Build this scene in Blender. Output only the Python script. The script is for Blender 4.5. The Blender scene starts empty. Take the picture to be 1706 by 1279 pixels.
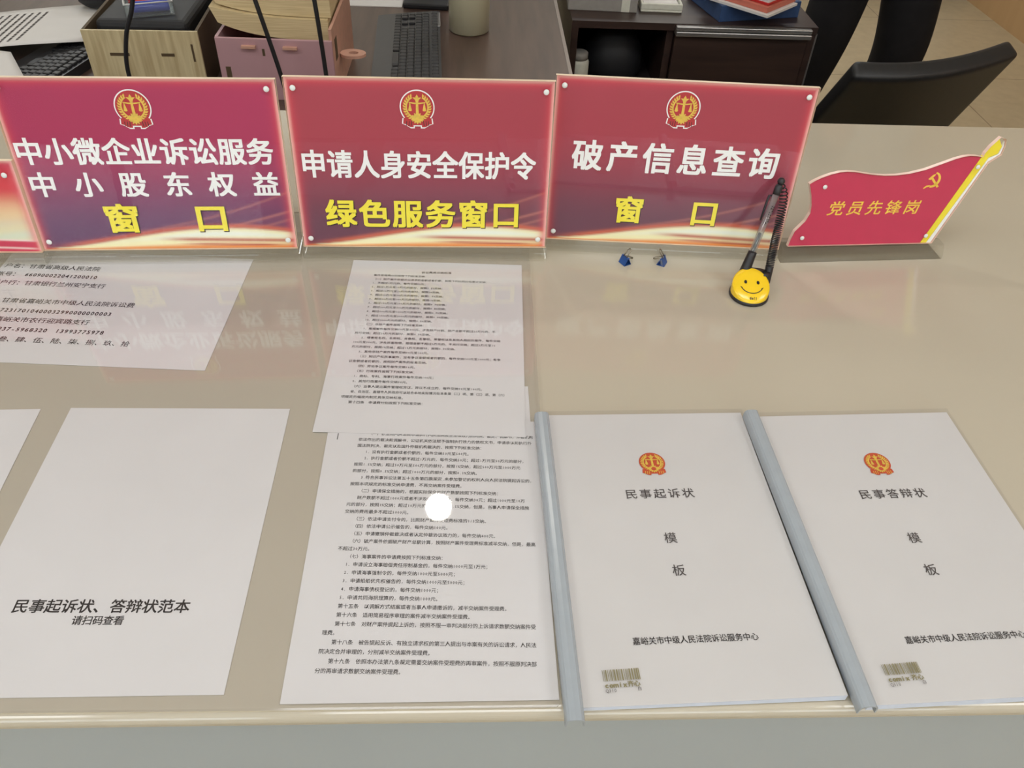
import bpy, bmesh, math, random
from mathutils import Vector, Matrix

random.seed(7)
S = bpy.context.scene
C = S.collection
R = math.radians

# ------------------------------------------------------------------ camera, world, exposure
# Units are metres.  z = 0 is the top of the service counter, the floor lies at FLOOR.
FLOOR, CEIL = -0.88, 2.02
XL, XR, YF, YB = -3.6, 2.84, -3.2, 4.9
cd = bpy.data.cameras.new('camera')
cam = bpy.data.objects.new('camera', cd)
C.objects.link(cam)
cd.sensor_fit = 'HORIZONTAL'
cd.sensor_width = 36.0
cd.lens = 1367.9 / 1706.0 * 36.0
cd.clip_start = 0.02
cd.clip_end = 60
PITCH, ROLL, YAW = 0.7457, 0.0548, 0.070
fw = Vector((0, math.cos(PITCH), -math.sin(PITCH)))
up0 = Vector((0, math.sin(PITCH), math.cos(PITCH)))
r0 = Vector((1, 0, 0))
rt = r0 * math.cos(ROLL) + up0 * math.sin(ROLL)
uu = up0 * math.cos(ROLL) - r0 * math.sin(ROLL)
Mc = Matrix((rt, uu, -fw)).transposed()
cam.matrix_world = Matrix.Translation((0, 0, 0.6002)) @ (Matrix.Rotation(-YAW, 3, 'Z') @ Mc).to_4x4()
S.camera = cam

W = bpy.data.worlds.new('daylight')
S.world = W
W.use_nodes = True
W.node_tree.nodes['Background'].inputs[0].default_value = (0.86, 0.93, 1.0, 1)
W.node_tree.nodes['Background'].inputs[1].default_value = 6.0

S.view_settings.view_transform = 'Standard'
S.view_settings.look = 'None'
S.view_settings.gamma = 1.0
S.view_settings.use_curve_mapping = False
S.view_settings.exposure = -0.60
S.cycles.max_bounces = 10
S.cycles.transparent_max_bounces = 24
S.cycles.sample_clamp_indirect = 6.0

def area(name, loc, sx, sy, power, col=(0.94, 0.985, 1.02), rot=(0, 0, 0)):
    l = bpy.data.lights.new(name, 'AREA')
    l.shape = 'RECTANGLE'
    l.size, l.size_y = sx, sy
    l.energy = power
    l.color = col
    o = bpy.data.objects.new(name, l)
    C.objects.link(o)
    o.location = loc
    o.rotation_euler = rot
    return o

PANELS = [(-2.0, -1.6), (0.0, -1.6), (2.0, -1.6), (-2.0, 0.1), (0.0, 0.1), (2.0, 0.1), (-1.85, 4.35), (1.2, 4.35)]  # last two are unseen fill panels, added to brighten the rear floor
for i, (x, y) in enumerate(PANELS):
    area('panel_lamp', (x, y, CEIL - 0.03), 1.1, 0.55, 15.5 if y < 3 else 32.0)
DOWN = [(-0.12, 2.07)]
for x, y in DOWN:
    l = bpy.data.lights.new('down_lamp', 'SPOT')
    l.energy = 26.0
    l.spot_size = R(120)
    l.spot_blend = 0.6
    l.shadow_soft_size = 0.05
    l.color = (1, 0.95, 0.86)
    o = bpy.data.objects.new('down_lamp', l)
    C.objects.link(o)
    o.location = (x, y, CEIL - 0.03)

# ------------------------------------------------------------------ materials
def lin(c):
    return tuple(((v / 255) / 12.92 if v / 255 <= 0.04045 else ((v / 255 + 0.055) / 1.055) ** 2.4) for v in c)

def mat(name, rgb, rough=0.5, metal=0.0, spec=0.5, var=0.05, scale=60.0, stretch=(1, 1, 1), rgb2=None, coat=0.0, bump=0.0, emit=0.0, alpha=1.0):
    m = bpy.data.materials.new(name)
    m.use_nodes = True
    nt = m.node_tree
    b = nt.nodes['Principled BSDF']
    c1 = lin(rgb)
    c2 = lin(rgb2) if rgb2 else tuple(max(0, v * (1 - var)) for v in c1)
    if rgb2 is None:
        c1 = tuple(min(1, v * (1 + var)) for v in c1)
    tc = nt.nodes.new('ShaderNodeTexCoord')
    mp = nt.nodes.new('ShaderNodeMapping')
    mp.inputs['Scale'].default_value = stretch
    nz = nt.nodes.new('ShaderNodeTexNoise')
    nz.inputs['Scale'].default_value = scale
    nz.inputs['Detail'].default_value = 4
    rp = nt.nodes.new('ShaderNodeValToRGB')
    rp.color_ramp.elements[0].position = 0.35
    rp.color_ramp.elements[1].position = 0.65
    rp.color_ramp.elements[0].color = c1 + (1,)
    rp.color_ramp.elements[1].color = c2 + (1,)
    L = nt.links.new
    L(tc.outputs['Object'], mp.inputs[0])
    L(mp.outputs[0], nz.inputs['Vector'])
    L(nz.outputs[0], rp.inputs[0])
    L(rp.outputs[0], b.inputs['Base Color'])
    b.inputs['Roughness'].default_value = rough
    b.inputs['Metallic'].default_value = metal
    b.inputs['Specular IOR Level'].default_value = spec
    b.inputs['Coat Weight'].default_value = coat
    b.inputs['Coat Roughness'].default_value = 0.05
    if bump:
        bp = nt.nodes.new('ShaderNodeBump')
        bp.inputs['Strength'].default_value = bump
        bp.inputs['Distance'].default_value = 0.002
        L(nz.outputs[0], bp.inputs['Height'])
        L(bp.outputs[0], b.inputs['Normal'])
    if emit:
        b.inputs['Emission Color'].default_value = lin(rgb) + (1,)
        b.inputs['Emission Strength'].default_value = emit
    return m

def clear(name, tint=(255, 255, 255), ior=1.45, rough=0.01, boost=1.0, haze=0.0, haze_rgb=(235, 235, 230)):
    """Clear plastic: see-through with a Fresnel gloss and a little haze."""
    m = bpy.data.materials.new(name)
    m.use_nodes = True
    nt = m.node_tree
    nt.nodes.clear()
    L = nt.links.new
    out = nt.nodes.new('ShaderNodeOutputMaterial')
    tr = nt.nodes.new('ShaderNodeBsdfTransparent')
    tr.inputs[0].default_value = lin(tint) + (1,)
    gl = nt.nodes.new('ShaderNodeBsdfGlossy')
    gl.inputs['Roughness'].default_value = rough
    df = nt.nodes.new('ShaderNodeBsdfDiffuse')
    df.inputs[0].default_value = lin(haze_rgb) + (1,)
    fr = nt.nodes.new('ShaderNodeFresnel')
    ge = nt.nodes.new('ShaderNodeNewGeometry')
    mr = nt.nodes.new('ShaderNodeMapRange')      # the same gloss on the way in and on the way out
    mr.inputs['To Min'].default_value = ior
    mr.inputs['To Max'].default_value = 1.0 / ior
    L(ge.outputs['Backfacing'], mr.inputs['Value'])
    L(mr.outputs[0], fr.inputs['IOR'])
    mu = nt.nodes.new('ShaderNodeMath')
    mu.operation = 'MULTIPLY'
    mu.use_clamp = True
    mu.inputs[1].default_value = boost
    m1 = nt.nodes.new('ShaderNodeMixShader')
    m1.inputs[0].default_value = haze
    m2 = nt.nodes.new('ShaderNodeMixShader')
    L(fr.outputs[0], mu.inputs[0])
    L(tr.outputs[0], m1.inputs[1])
    L(df.outputs[0], m1.inputs[2])
    L(mu.outputs[0], m2.inputs[0])
    L((m1 if haze else tr).outputs[0], m2.inputs[1])
    L(gl.outputs[0], m2.inputs[2])
    L(m2.outputs[0], out.inputs[0])
    return m

def glow(name, rgb, k):
    m = bpy.data.materials.new(name)
    m.use_nodes = True
    nt = m.node_tree
    nt.nodes.clear()
    out = nt.nodes.new('ShaderNodeOutputMaterial')
    em = nt.nodes.new('ShaderNodeEmission')
    em.inputs[0].default_value = lin(rgb) + (1,)
    em.inputs[1].default_value = k
    nt.links.new(em.outputs[0], out.inputs[0])
    return m

def tile_mat(name):
    m = bpy.data.materials.new(name)
    m.use_nodes = True
    nt = m.node_tree
    b = nt.nodes['Principled BSDF']
    L = nt.links.new
    tc = nt.nodes.new('ShaderNodeTexCoord')
    mp = nt.nodes.new('ShaderNodeMapping')
    mp.inputs['Location'].default_value = (0.2, 0.26, 0)
    br = nt.nodes.new('ShaderNodeTexBrick')
    br.offset = 0.0
    br.inputs['Scale'].default_value = 1.0
    br.inputs['Brick Width'].default_value = 0.8
    br.inputs['Row Height'].default_value = 0.8
    br.inputs['Mortar Size'].default_value = 0.0025
    br.inputs['Color1'].default_value = lin((200, 184, 152)) + (1,)
    br.inputs['Color2'].default_value = lin((196, 180, 149)) + (1,)
    br.inputs['Mortar'].default_value = lin((140, 122, 98)) + (1,)
    nz = nt.nodes.new('ShaderNodeTexNoise')
    nz.inputs['Scale'].default_value = 22
    nz.inputs['Detail'].default_value = 8
    rp = nt.nodes.new('ShaderNodeValToRGB')
    rp.color_ramp.elements[0].color = (0.72, 0.70, 0.66, 1)
    rp.color_ramp.elements[1].color = (1, 1, 1, 1)
    mx = nt.nodes.new('ShaderNodeMixRGB')
    mx.blend_type = 'MULTIPLY'
    mx.inputs[0].default_value = 1
    L(tc.outputs['Object'], mp.inputs[0])
    L(mp.outputs[0], br.inputs[0])
    L(tc.outputs['Object'], nz.inputs['Vector'])
    L(nz.outputs[0], rp.inputs[0])
    L(br.outputs[0], mx.inputs[1])
    L(rp.outputs[0], mx.inputs[2])
    L(mx.outputs[0], b.inputs['Base Color'])
    b.inputs['Roughness'].default_value = 0.35
    return m

def attr_mat(name, rough=0.4):
    m = bpy.data.materials.new(name)
    m.use_nodes = True
    nt = m.node_tree
    b = nt.nodes['Principled BSDF']
    a = nt.nodes.new('ShaderNodeAttribute')
    a.attribute_name = 'ink'
    nt.links.new(a.outputs[0], b.inputs['Base Color'])
    b.inputs['Roughness'].default_value = rough
    return m

M = dict(
    counter=mat('cream_lacquer', (189, 180, 162), 0.10, spec=0.5, var=0.012, scale=5, coat=0.25),
    counter_front=mat('grey_laminate', (166, 174, 178), 0.14, var=0.02, scale=3),
    paper=mat('white_paper', (222, 219, 216), 0.75, spec=0.2, var=0.012, scale=14),
    page=mat('folder_page', (216, 213, 210), 0.75, spec=0.2, var=0.012, scale=14),
    edge=mat('cover_paper_edge', (214, 222, 238), 0.7, var=0.03),
    ink=mat('black_ink', (52, 47, 46), 0.7, spec=0.2),
    ink_grey=mat('grey_ink', (88, 82, 80), 0.7, spec=0.2),
    mat_pvc=clear('clear_mat_plastic', (253, 253, 254), 1.45, 0.02, 1.0),
    mat_edge=mat('mat_cut_edge', (206, 196, 174), 0.25, var=0.03),
    acrylic=clear('clear_acrylic', (252, 252, 250), 1.49, 0.005, 1.0, 0.0),
    acrylic_base=clear('clear_acrylic_block', (251, 251, 249), 1.49, 0.01, 1.1, 0.05, (226, 222, 208)),
    acrylic_edge=mat('acrylic_cut_edge', (232, 208, 178), 0.3, var=0.05),
    print=attr_mat('printed_insert', 0.55),
    white=mat('white_print', (253, 253, 255), 0.5, var=0.01),
    yellow=mat('yellow_print', (255, 238, 70), 0.5, var=0.01),
    shade=mat('dark_print', (58, 34, 40), 0.6),
    red=mat('emblem_red', (190, 44, 54), 0.5),
    orange=mat('emblem_orange', (205, 84, 52), 0.6),
    gold=mat('emblem_gold', (232, 196, 84), 0.5, var=0.08, scale=300),
    screw=mat('white_screw', (228, 232, 228), 0.35, var=0.02),
    flag=mat('flag_red', (206, 50, 90), 0.45, var=0.02),
    flag_edge=mat('flag_edge', (236, 130, 128), 0.35),
    flag_line=mat('flag_outline', (248, 214, 200), 0.35),
    flag_yellow=mat('flag_yellow', (255, 234, 60), 0.45),
    flag_gold=mat('flag_gold', (255, 212, 84), 0.45),
    bar=mat('grey_binding_bar', (160, 167, 173), 0.25, var=0.02),
    film=clear('folder_film', (246, 246, 247), 1.4, 0.06, 0.6),
    olive=mat('olive_print', (128, 120, 84), 0.7),
    sticker=mat('sticker_film', (214, 208, 198), 0.5),
    smile=mat('yellow_plastic', (250, 208, 36), 0.22, var=0.03, coat=0.3),
    black=mat('black_plastic', (34, 33, 36), 0.35),
    matte=mat('matte_black', (30, 30, 33), 0.6),
    barrel=clear('pen_barrel', (226, 226, 226), 1.46, 0.02, 1.4, 0.16, (214, 214, 214)),
    refill=mat('pen_refill', (30, 52, 48), 0.4),
    blue_metal=mat('blue_metal', (38, 76, 140), 0.3, var=0.15),
    wire=mat('steel_wire', (150, 142, 128), 0.25, metal=1.0),
    desk=mat('walnut_veneer', (80, 63, 56), 0.30, spec=0.5, scale=6, stretch=(6, 0.6, 6), rgb2=(97, 78, 69)),
    desk_edge=mat('pale_edge_band', (150, 138, 130), 0.4),
    lightwood=mat('light_ash_board', (216, 201, 160), 0.5, scale=18, stretch=(6, 6, 0.4), rgb2=(190, 171, 130)),
    slot=mat('dark_slot', (86, 70, 48), 0.7),
    pink=mat('dusty_pink_board', (190, 150, 155), 0.5, var=0.04, scale=10),
    pinkwood=mat('pale_wood_tab', (206, 160, 140), 0.5),
    pages=mat('cream_pages', (222, 202, 158), 0.8, scale=40, stretch=(0.4, 0.4, 14), rgb2=(204, 182, 138)),
    key=mat('black_keys', (46, 46, 48), 0.45),
    kbd=mat('keyboard_case', (58, 58, 61), 0.35),
    silver=mat('brushed_aluminium', (186, 184, 182), 0.3, metal=0.85, scale=20, stretch=(0.2, 10, 10)),
    cup=mat('pale_green_enamel', (178, 174, 148), 0.3, var=0.03, scale=8),
    darkwood=mat('dark_brown_board', (62, 46, 40), 0.4, scale=6, stretch=(0.5, 6, 6), rgb2=(50, 37, 33)),
    darkvoid=mat('charcoal_board', (52, 46, 45), 0.6),
    greybox=mat('grey_box_card', (150, 146, 140), 0.6),
    palebox=mat('pale_plastic', (214, 214, 200), 0.4),
    bluebox=mat('navy_card', (50, 76, 118), 0.45, var=0.08),
    redbook=mat('red_cover', (196, 44, 44), 0.4),
    salmon=mat('salmon_red', (204, 116, 98), 0.5),  # lighter red for the lit side of the red book, and the mouth
    trousers=mat('black_trousers', (33, 32, 34), 0.9, spec=0.2, var=0.08, scale=20),
    jacket=mat('dark_jacket', (46, 46, 54), 0.9, spec=0.2),
    skin=mat('skin', (214, 168, 140), 0.55),
    hair=mat('black_hair', (26, 22, 21), 0.6),
    chair=mat('black_leatherette', (38, 39, 41), 0.42, var=0.06, scale=80, bump=0.06),
    tile=tile_mat('beige_floor_tile'),
    wall=mat('warm_white_paint', (226, 222, 212), 0.9, var=0.01, scale=2),
    ceiling=mat('white_ceiling', (236, 234, 230), 0.95, var=0.01, scale=2),
    panel=mat('beige_wood_panel', (196, 160, 116), 0.5, scale=4, stretch=(5, 5, 0.4), rgb2=(192, 156, 112)),
    skirting=mat('dark_skirting', (76, 68, 60), 0.5),
    glass=clear('window_glass', (250, 252, 252), 1.45, 0.0),
    alu=mat('window_alu', (216, 216, 214), 0.4),
    lamp=glow('lamp_diffuser', (255, 250, 240), 3.0),
    bulb=glow('downlight_face', (255, 248, 228), 60.0),
    bluepen=mat('blue_pen_plastic', (40, 66, 176), 0.3),
    redpen=mat('red_pen_plastic', (190, 60, 60), 0.3),
    boxclear=clear('clear_box', (240, 244, 246), 1.49, 0.01, 1.6, 0.08),
)

# ------------------------------------------------------------------ builders
class MB:
    def __init__(self):
        self.bm = bmesh.new()
        self.mats = []
    def mi(self, m):
        if m not in self.mats:
            self.mats.append(m)
        return self.mats.index(m)
    def face(self, pts, m, smooth=False):
        f = self.bm.faces.new([self.bm.verts.new(p) for p in pts])
        f.material_index = self.mi(m)
        f.smooth = smooth
        return f
    def box(self, x0, x1, y0, y1, z0, z1, m, bevel=0.0, seg=2):
        bm = bmesh.new()
        vs = [bm.verts.new(p) for p in ((x0, y0, z0), (x1, y0, z0), (x1, y1, z0), (x0, y1, z0), (x0, y0, z1), (x1, y0, z1), (x1, y1, z1), (x0, y1, z1))]
        for q in ((3, 2, 1, 0), (4, 5, 6, 7), (0, 1, 5, 4), (1, 2, 6, 5), (2, 3, 7, 6), (3, 0, 4, 7)):
            bm.faces.new([vs[i] for i in q])
        if bevel:
            bmesh.ops.bevel(bm, geom=bm.edges[:], offset=bevel, segments=seg, profile=0.5, affect='EDGES')
        self.join(bm, m)
        return self
    def join(self, bm, m, M=None, smooth=False):
        k = self.mi(m)
        mp = {}
        for v in bm.verts:
            mp[v] = self.bm.verts.new(M @ v.co if M else v.co)
        for f in bm.faces:
            try:
                g = self.bm.faces.new([mp[v] for v in f.verts])
                g.material_index = k
                g.smooth = smooth or f.smooth
            except ValueError:
                pass
        bm.free()
    def prism(self, poly, z0, z1, m, side=None, M=None):
        """poly in the local xy plane, extruded from z0 to z1 (M places it)"""
        M = M or Matrix.Identity(4)
        n = len(poly)
        lo = [self.bm.verts.new(M @ Vector((x, y, z0))) for x, y in poly]
        hi = [self.bm.verts.new(M @ Vector((x, y, z1))) for x, y in poly]
        k, ks = self.mi(m), self.mi(side or m)
        self.bm.faces.new(hi).material_index = k
        self.bm.faces.new(lo[::-1]).material_index = k
        for i in range(n):
            self.bm.faces.new((lo[i], lo[(i + 1) % n], hi[(i + 1) % n], hi[i])).material_index = ks
        return self
    def tube(self, pts, rad, m, n=10, cap=True):
        pts = [Vector(p) for p in pts]
        rad = rad if isinstance(rad, (list, tuple)) else [rad] * len(pts)
        k = self.mi(m)
        rings = []
        prev = None
        for i, p in enumerate(pts):
            t = (pts[min(i + 1, len(pts) - 1)] - pts[max(i - 1, 0)]).normalized()
            if prev is None:
                a = t.orthogonal().normalized()
            else:
                a = (prev - t * prev.dot(t)).normalized()
            prev = a
            b = t.cross(a)
            rings.append([self.bm.verts.new(p + (a * math.cos(2 * math.pi * j / n) + b * math.sin(2 * math.pi * j / n)) * rad[i]) for j in range(n)])
        for r1, r2 in zip(rings, rings[1:]):
            for j in range(n):
                f = self.bm.faces.new((r1[j], r1[(j + 1) % n], r2[(j + 1) % n], r2[j]))
                f.material_index = k
                f.smooth = True
        if cap:
            self.bm.faces.new(rings[0][::-1]).material_index = k
            self.bm.faces.new(rings[-1]).material_index = k
        return self
    def lathe(self, prof, m, n=32, sx=1.0, sy=1.0, M=None):
        """profile of (radius, z) turned about z"""
        k = self.mi(m)
        M = M or Matrix.Identity(4)
        rings = []
        for r, z in prof:
            if r < 1e-6:
                rings.append([self.bm.verts.new(M @ Vector((0, 0, z)))])
            else:
                rings.append([self.bm.verts.new(M @ Vector((r * sx * math.cos(2 * math.pi * j / n), r * sy * math.sin(2 * math.pi * j / n), z))) for j in range(n)])
        for a, b in zip(rings, rings[1:]):
            for j in range(n):
                q = [a[j % len(a)], a[(j + 1) % len(a)], b[(j + 1) % len(b)], b[j % len(b)]]
                q = list(dict.fromkeys(q))
                if len(q) > 2:
                    f = self.bm.faces.new(q)
                    f.material_index = k
                    f.smooth = True
        for rr, rev in ((rings[0], True), (rings[-1], False)):
            if len(rr) > 2:
                self.bm.faces.new(rr[::-1] if rev else rr).material_index = k
        return self
    def flat(self, poly, z, m):
        f = self.bm.faces.new([self.bm.verts.new((x, y, z)) for x, y in poly])
        f.normal_update()
        if f.normal.z < 0:
            f.normal_flip()
        f.material_index = self.mi(m)
        return self
    def build(self, name, parent=None, sharp=35, loc=None):
        me = bpy.data.meshes.new(name)
        self.bm.normal_update()
        self.bm.to_mesh(me)
        self.bm.free()
        for m in self.mats:
            me.materials.append(m)
        o = bpy.data.objects.new(name, me)
        C.objects.link(o)
        if parent:
            o.parent = parent
        if loc:
            o.location = loc
        return o

def tag(o, label=None, cat=None, group=None, kind=None):
    if label: o['label'] = label
    if cat: o['category'] = cat
    if group: o['group'] = group
    if kind: o['kind'] = kind
    return o

def empty(name, loc, label, cat, rot=(0, 0, 0), group=None):
    o = bpy.data.objects.new(name, None)
    C.objects.link(o)
    o.location = loc
    o.rotation_euler = rot
    o.empty_display_size = 0.02
    return tag(o, label, cat, group)

# ---- lettering -------------------------------------------------------------
_gcache = {}
def glyph(ch, res):
    key = (ch, res)
    if key not in _gcache:
        cu = bpy.data.curves.new('glyph', 'FONT')
        cu.body = ch
        cu.size = 1.0
        cu.resolution_u = res
        cu.offset = 0.0
        cu.fill_mode = 'FRONT'
        ob = bpy.data.objects.new('glyph', cu)
        C.objects.link(ob)
        me = bpy.data.meshes.new_from_object(ob.evaluated_get(bpy.context.evaluated_depsgraph_get()))
        vs = [(v.co.x, v.co.y) for v in me.vertices]
        fs = [tuple(p.vertices) for p in me.polygons]
        bpy.data.objects.remove(ob)
        bpy.data.curves.remove(cu)
        bpy.data.meshes.remove(me)
        _gcache[key] = (vs, fs)
    return _gcache[key]

def ref_em():
    vs, _ = glyph('国', 2)
    xs = [v[0] for v in vs]
    ys = [v[1] for v in vs]
    return min(xs), max(xs), min(ys), max(ys)
_x0, _x1, _y0, _y1 = ref_em()
EM = (_x1 - _x0) / 0.84          # one full-width cell in the font's own units
CX = (_x0 + _x1) / 2
CY = (_y0 + _y1) / 2
WIDE_PUNCT = '，。、；：（）．　“”'

def put(mb, ch, cx, cy, w, h, m, z, bold=0.0, res=2, shear=0.0, align='cell'):
    """one glyph, its cell centred at cx, cy"""
    vs, fs = glyph(ch, res)
    if not vs:
        return
    if bold:
        for n_, (a, b) in enumerate(((-1, -0.8), (1, -0.8), (-1, 0.8), (1, 0.8))):
            put(mb, ch, cx + a * bold * w, cy + b * bold * h, w, h, m, z + 0.00001 * (n_ + 1), 0.0, res, shear)
    k = mb.mi(m)
    if ord(ch) < 0x2000:
        ox = (min(v[0] for v in vs) + max(v[0] for v in vs)) / 2
        w, h = w * 0.80, h * 0.92
    else:
        ox = CX
    bv = []
    for x, y in vs:
        px, py = (x - ox) / EM * w, (y - CY) / EM * h
        bv.append(mb.bm.verts.new((cx + px + shear * py, cy + py, z)))
    for f in fs:
        g = mb.bm.faces.new([bv[i] for i in f])
        g.normal_update()
        if g.normal.z < 0:
            g.normal_flip()
        g.material_index = k

def adv(ch):
    return 0.52 if ord(ch) < 0x2000 else 1.0

def line(mb, text, x, y, em, m, z=0.0004, bold=0.0, res=1, ang=0.0, sx=1.0, shear=0.0, emh=None):
    """text from its left end x, at cell-centre height y, running along ang"""
    c, s = math.cos(ang), math.sin(ang)
    p = 0.0
    for ch in text:
        a = adv(ch) * em * sx
        if ch not in ' 　':
            put(mb, ch, x + (p + a / 2) * c, y + (p + a / 2) * s, em * sx, emh or em, m, z, bold, res, shear)
        p += a
    return p

def spread(mb, text, x0, x1, y0, y1, m, z, bold=0.0, res=4, shear=0.0, cell=None):
    """characters spaced evenly between x0 and x1, filling the height y0..y1"""
    h = (y1 - y0) / 0.93
    w = (cell or h)
    n = len(text)
    for i, ch in enumerate(text):
        a = x0 + w * 0.46
        b = x1 - w * 0.46
        cx = a + (b - a) * (i / (n - 1) if n > 1 else 0.5)
        put(mb, ch, cx, (y0 + y1) / 2, w, h, m, z, bold, res, shear)

def arc(cx, cy, r, a0, a1, n=24, ry=None):
    return [(cx + r * math.cos(R(a0 + (a1 - a0) * i / n)), cy + (ry or r) * math.sin(R(a0 + (a1 - a0) * i / n))) for i in range(n + 1)]

# ---- the court emblem ------------------------------------------------------
def emblem(parent, cx, cy, size, z, outline=True, M_=None, field=None, gold=None):
    mb = MB()
    field = field or M['red']
    gold = gold or M['gold']
    def T(poly, k=1.0):
        return [(cx + x * size * k, cy + y * size * k) for x, y in poly]
    def shape(r, d):
        p = arc(0, 0.08, r, -40, 220, 40)
        b = [(-0.40 - d, -0.24), (-0.42 - d, -0.40), (-0.33 - d, -0.42 - d * 0.4), (-0.28, -0.47 - d * 0.4), (-0.20, -0.50 - d), (-0.12 + d, -0.50 - d), (-0.12 + d, -0.44 - d),
             (0.12 - d, -0.44 - d), (0.12 - d, -0.50 - d), (0.20, -0.50 - d), (0.28, -0.47 - d * 0.4), (0.33 + d, -0.42 - d * 0.4), (0.42 + d, -0.40), (0.40 + d, -0.24)]
        return p + b
    e = 0.00012
    if outline:
        mb.flat(T(shape(0.50, 0.035)), z, M['white'])
    mb.flat(T(shape(0.465, 0.0)), z + e, field)
    # ribbon folds
    for s in (-1, 1):
        for q in (0.16, 0.23, 0.30):
            mb.flat(T([(s * q, -0.32), (s * (q + 0.02), -0.32), (s * (q + 0.035), -0.46), (s * (q + 0.015), -0.46)]), z + 2 * e, M['shade'] if outline else gold)
    # wheat ring, open at the top, a row of grains on each side
    for s in (-1, 1):
        ring = [(s * x, y) for x, y in arc(0, 0.08, 0.335, -86, 62, 24)] + [(s * x, y) for x, y in reversed(arc(0, 0.08, 0.29, -86, 62, 24))]
        mb.flat(T(ring), z + 2 * e, gold)
        for i in range(13):
            a = -80 + i * 11.8
            ca, sa = math.cos(R(a)), math.sin(R(a))
            px, py = 0.372 * ca, 0.08 + 0.372 * sa
            tx, ty = -sa, ca
            g = [(px - ca * 0.045 - tx * 0.03, py - sa * 0.045 - ty * 0.03), (px + ca * 0.02 - tx * 0.02, py + sa * 0.02 - ty * 0.02),
                 (px + ca * 0.045 + tx * 0.045, py + sa * 0.045 + ty * 0.045), (px - ca * 0.03 + tx * 0.02, py - sa * 0.03 + ty * 0.02)]
            mb.flat(T([(s * x, y) for x, y in g]), z + 3 * e, gold)
    # pillar, beam, pans
    mb.flat(T([(-0.045, -0.16), (0.045, -0.16), (0.032, 0.22), (0.06, 0.30), (-0.06, 0.30), (-0.032, 0.22)]), z + 3 * e, gold)
    mb.flat(T([(-0.24, 0.205), (-0.235, 0.235), (-0.08, 0.215), (0.08, 0.215), (0.235, 0.235), (0.24, 0.205), (0.08, 0.175), (-0.08, 0.175)]), z + 4 * e, gold)
    for s in (-1, 1):
        mb.flat(T([(s * 0.20, 0.215), (s * 0.155, 0.0), (s * 0.255, 0.0), (s * 0.212, 0.215)]), z + 4 * e, gold)
        mb.flat(T([(s * 0.145, 0.0), (s * 0.265, 0.0), (s * 0.235, -0.03), (s * 0.175, -0.03)]), z + 4 * e, gold)
        mb.flat(T([(0, 0.29), (s * 0.05, 0.29), (s * 0.13, 0.36), (s * 0.06, 0.36), (0, 0.345)]), z + 4 * e, gold)
    mb.flat(T([(-0.045, 0.37), (0, 0.33), (0.045, 0.37), (0, 0.45)]), z + 5 * e, gold)
    # gear wheel
    gear = []
    for i in range(12):
        a = 360 / 12 * i
        for da, rr in ((-9, 0.135), (-6, 0.175), (6, 0.175), (9, 0.135)):
            gear.append((rr * math.cos(R(a + da)), -0.235 + rr * 0.95 * math.sin(R(a + da))))
    mb.flat(T(gear), z + 5 * e, gold)
    mb.flat(T(arc(0, -0.235, 0.085, 0, 345, 22)), z + 6 * e, M['gold'] if outline else field)
    o = mb.build('emblem', parent)
    o['label'] = 'round red and gold emblem with scales and gear wheel'
    return o

# ------------------------------------------------------------------ the room
def structure(name, mb, **k):
    o = mb.build(name)
    o['kind'] = 'structure'
    return o
structure('floor', MB().box(XL, XR, YF, YB, FLOOR - 0.1, FLOOR, M['tile']))
structure('ceiling', MB().box(XL, XR, YF, YB, CEIL, CEIL + 0.1, M['ceiling']))
structure('wall_back', MB().box(XL, XR, YB, YB + 0.12, FLOOR - 0.1, CEIL + 0.1, M['wall']))
structure('wall_right', MB().box(XR, XR + 0.12, YF, YB + 0.12, FLOOR - 0.1, CEIL + 0.1, M['panel']))
structure('wall_left', MB().box(XL - 0.12, XL, YF, YB + 0.12, FLOOR - 0.1, CEIL + 0.1, M['wall']))
structure('baseboard_back', MB().box(XL, XR, YB - 0.015, YB, FLOOR, FLOOR + 0.1, M['skirting']))
wins = [(-2.6, -0.9), (0.5, 2.4)]
wz0, wz1 = 0.0, 1.6
mb = MB()
mb.box(XL - .12, XR + .12, YF - 0.12, YF, FLOOR - .1, wz0, M['wall'])
mb.box(XL - .12, XR + .12, YF - 0.12, YF, wz1, CEIL + .1, M['wall'])
xs = [XL - .12] + [v for w in wins for v in w] + [XR + .12]
for a, b in zip(xs[::2], xs[1::2]):
    mb.box(a, b, YF - 0.12, YF, wz0, wz1, M['wall'])
structure('wall_front', mb)
for i, (a, b) in enumerate(wins):
    fr = MB()
    for q in ((a, b, wz0, wz0 + .05), (a, b, wz1 - .05, wz1), (a, a + .05, wz0 + .05, wz1 - .05), (b - .05, b, wz0 + .05, wz1 - .05), ((a + b) / 2 - .03, (a + b) / 2 + .03, wz0 + .05, wz1 - .05)):
        fr.box(q[0], q[1], YF - 0.09, YF - 0.03, q[2], q[3], M['alu'])
    o = structure('window_%d' % (i + 1), fr)
    g = MB().box(a + .05, b - .05, YF - 0.063, YF - 0.057, wz0 + .05, wz1 - .05, M['glass']).build('pane', o)

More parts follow.
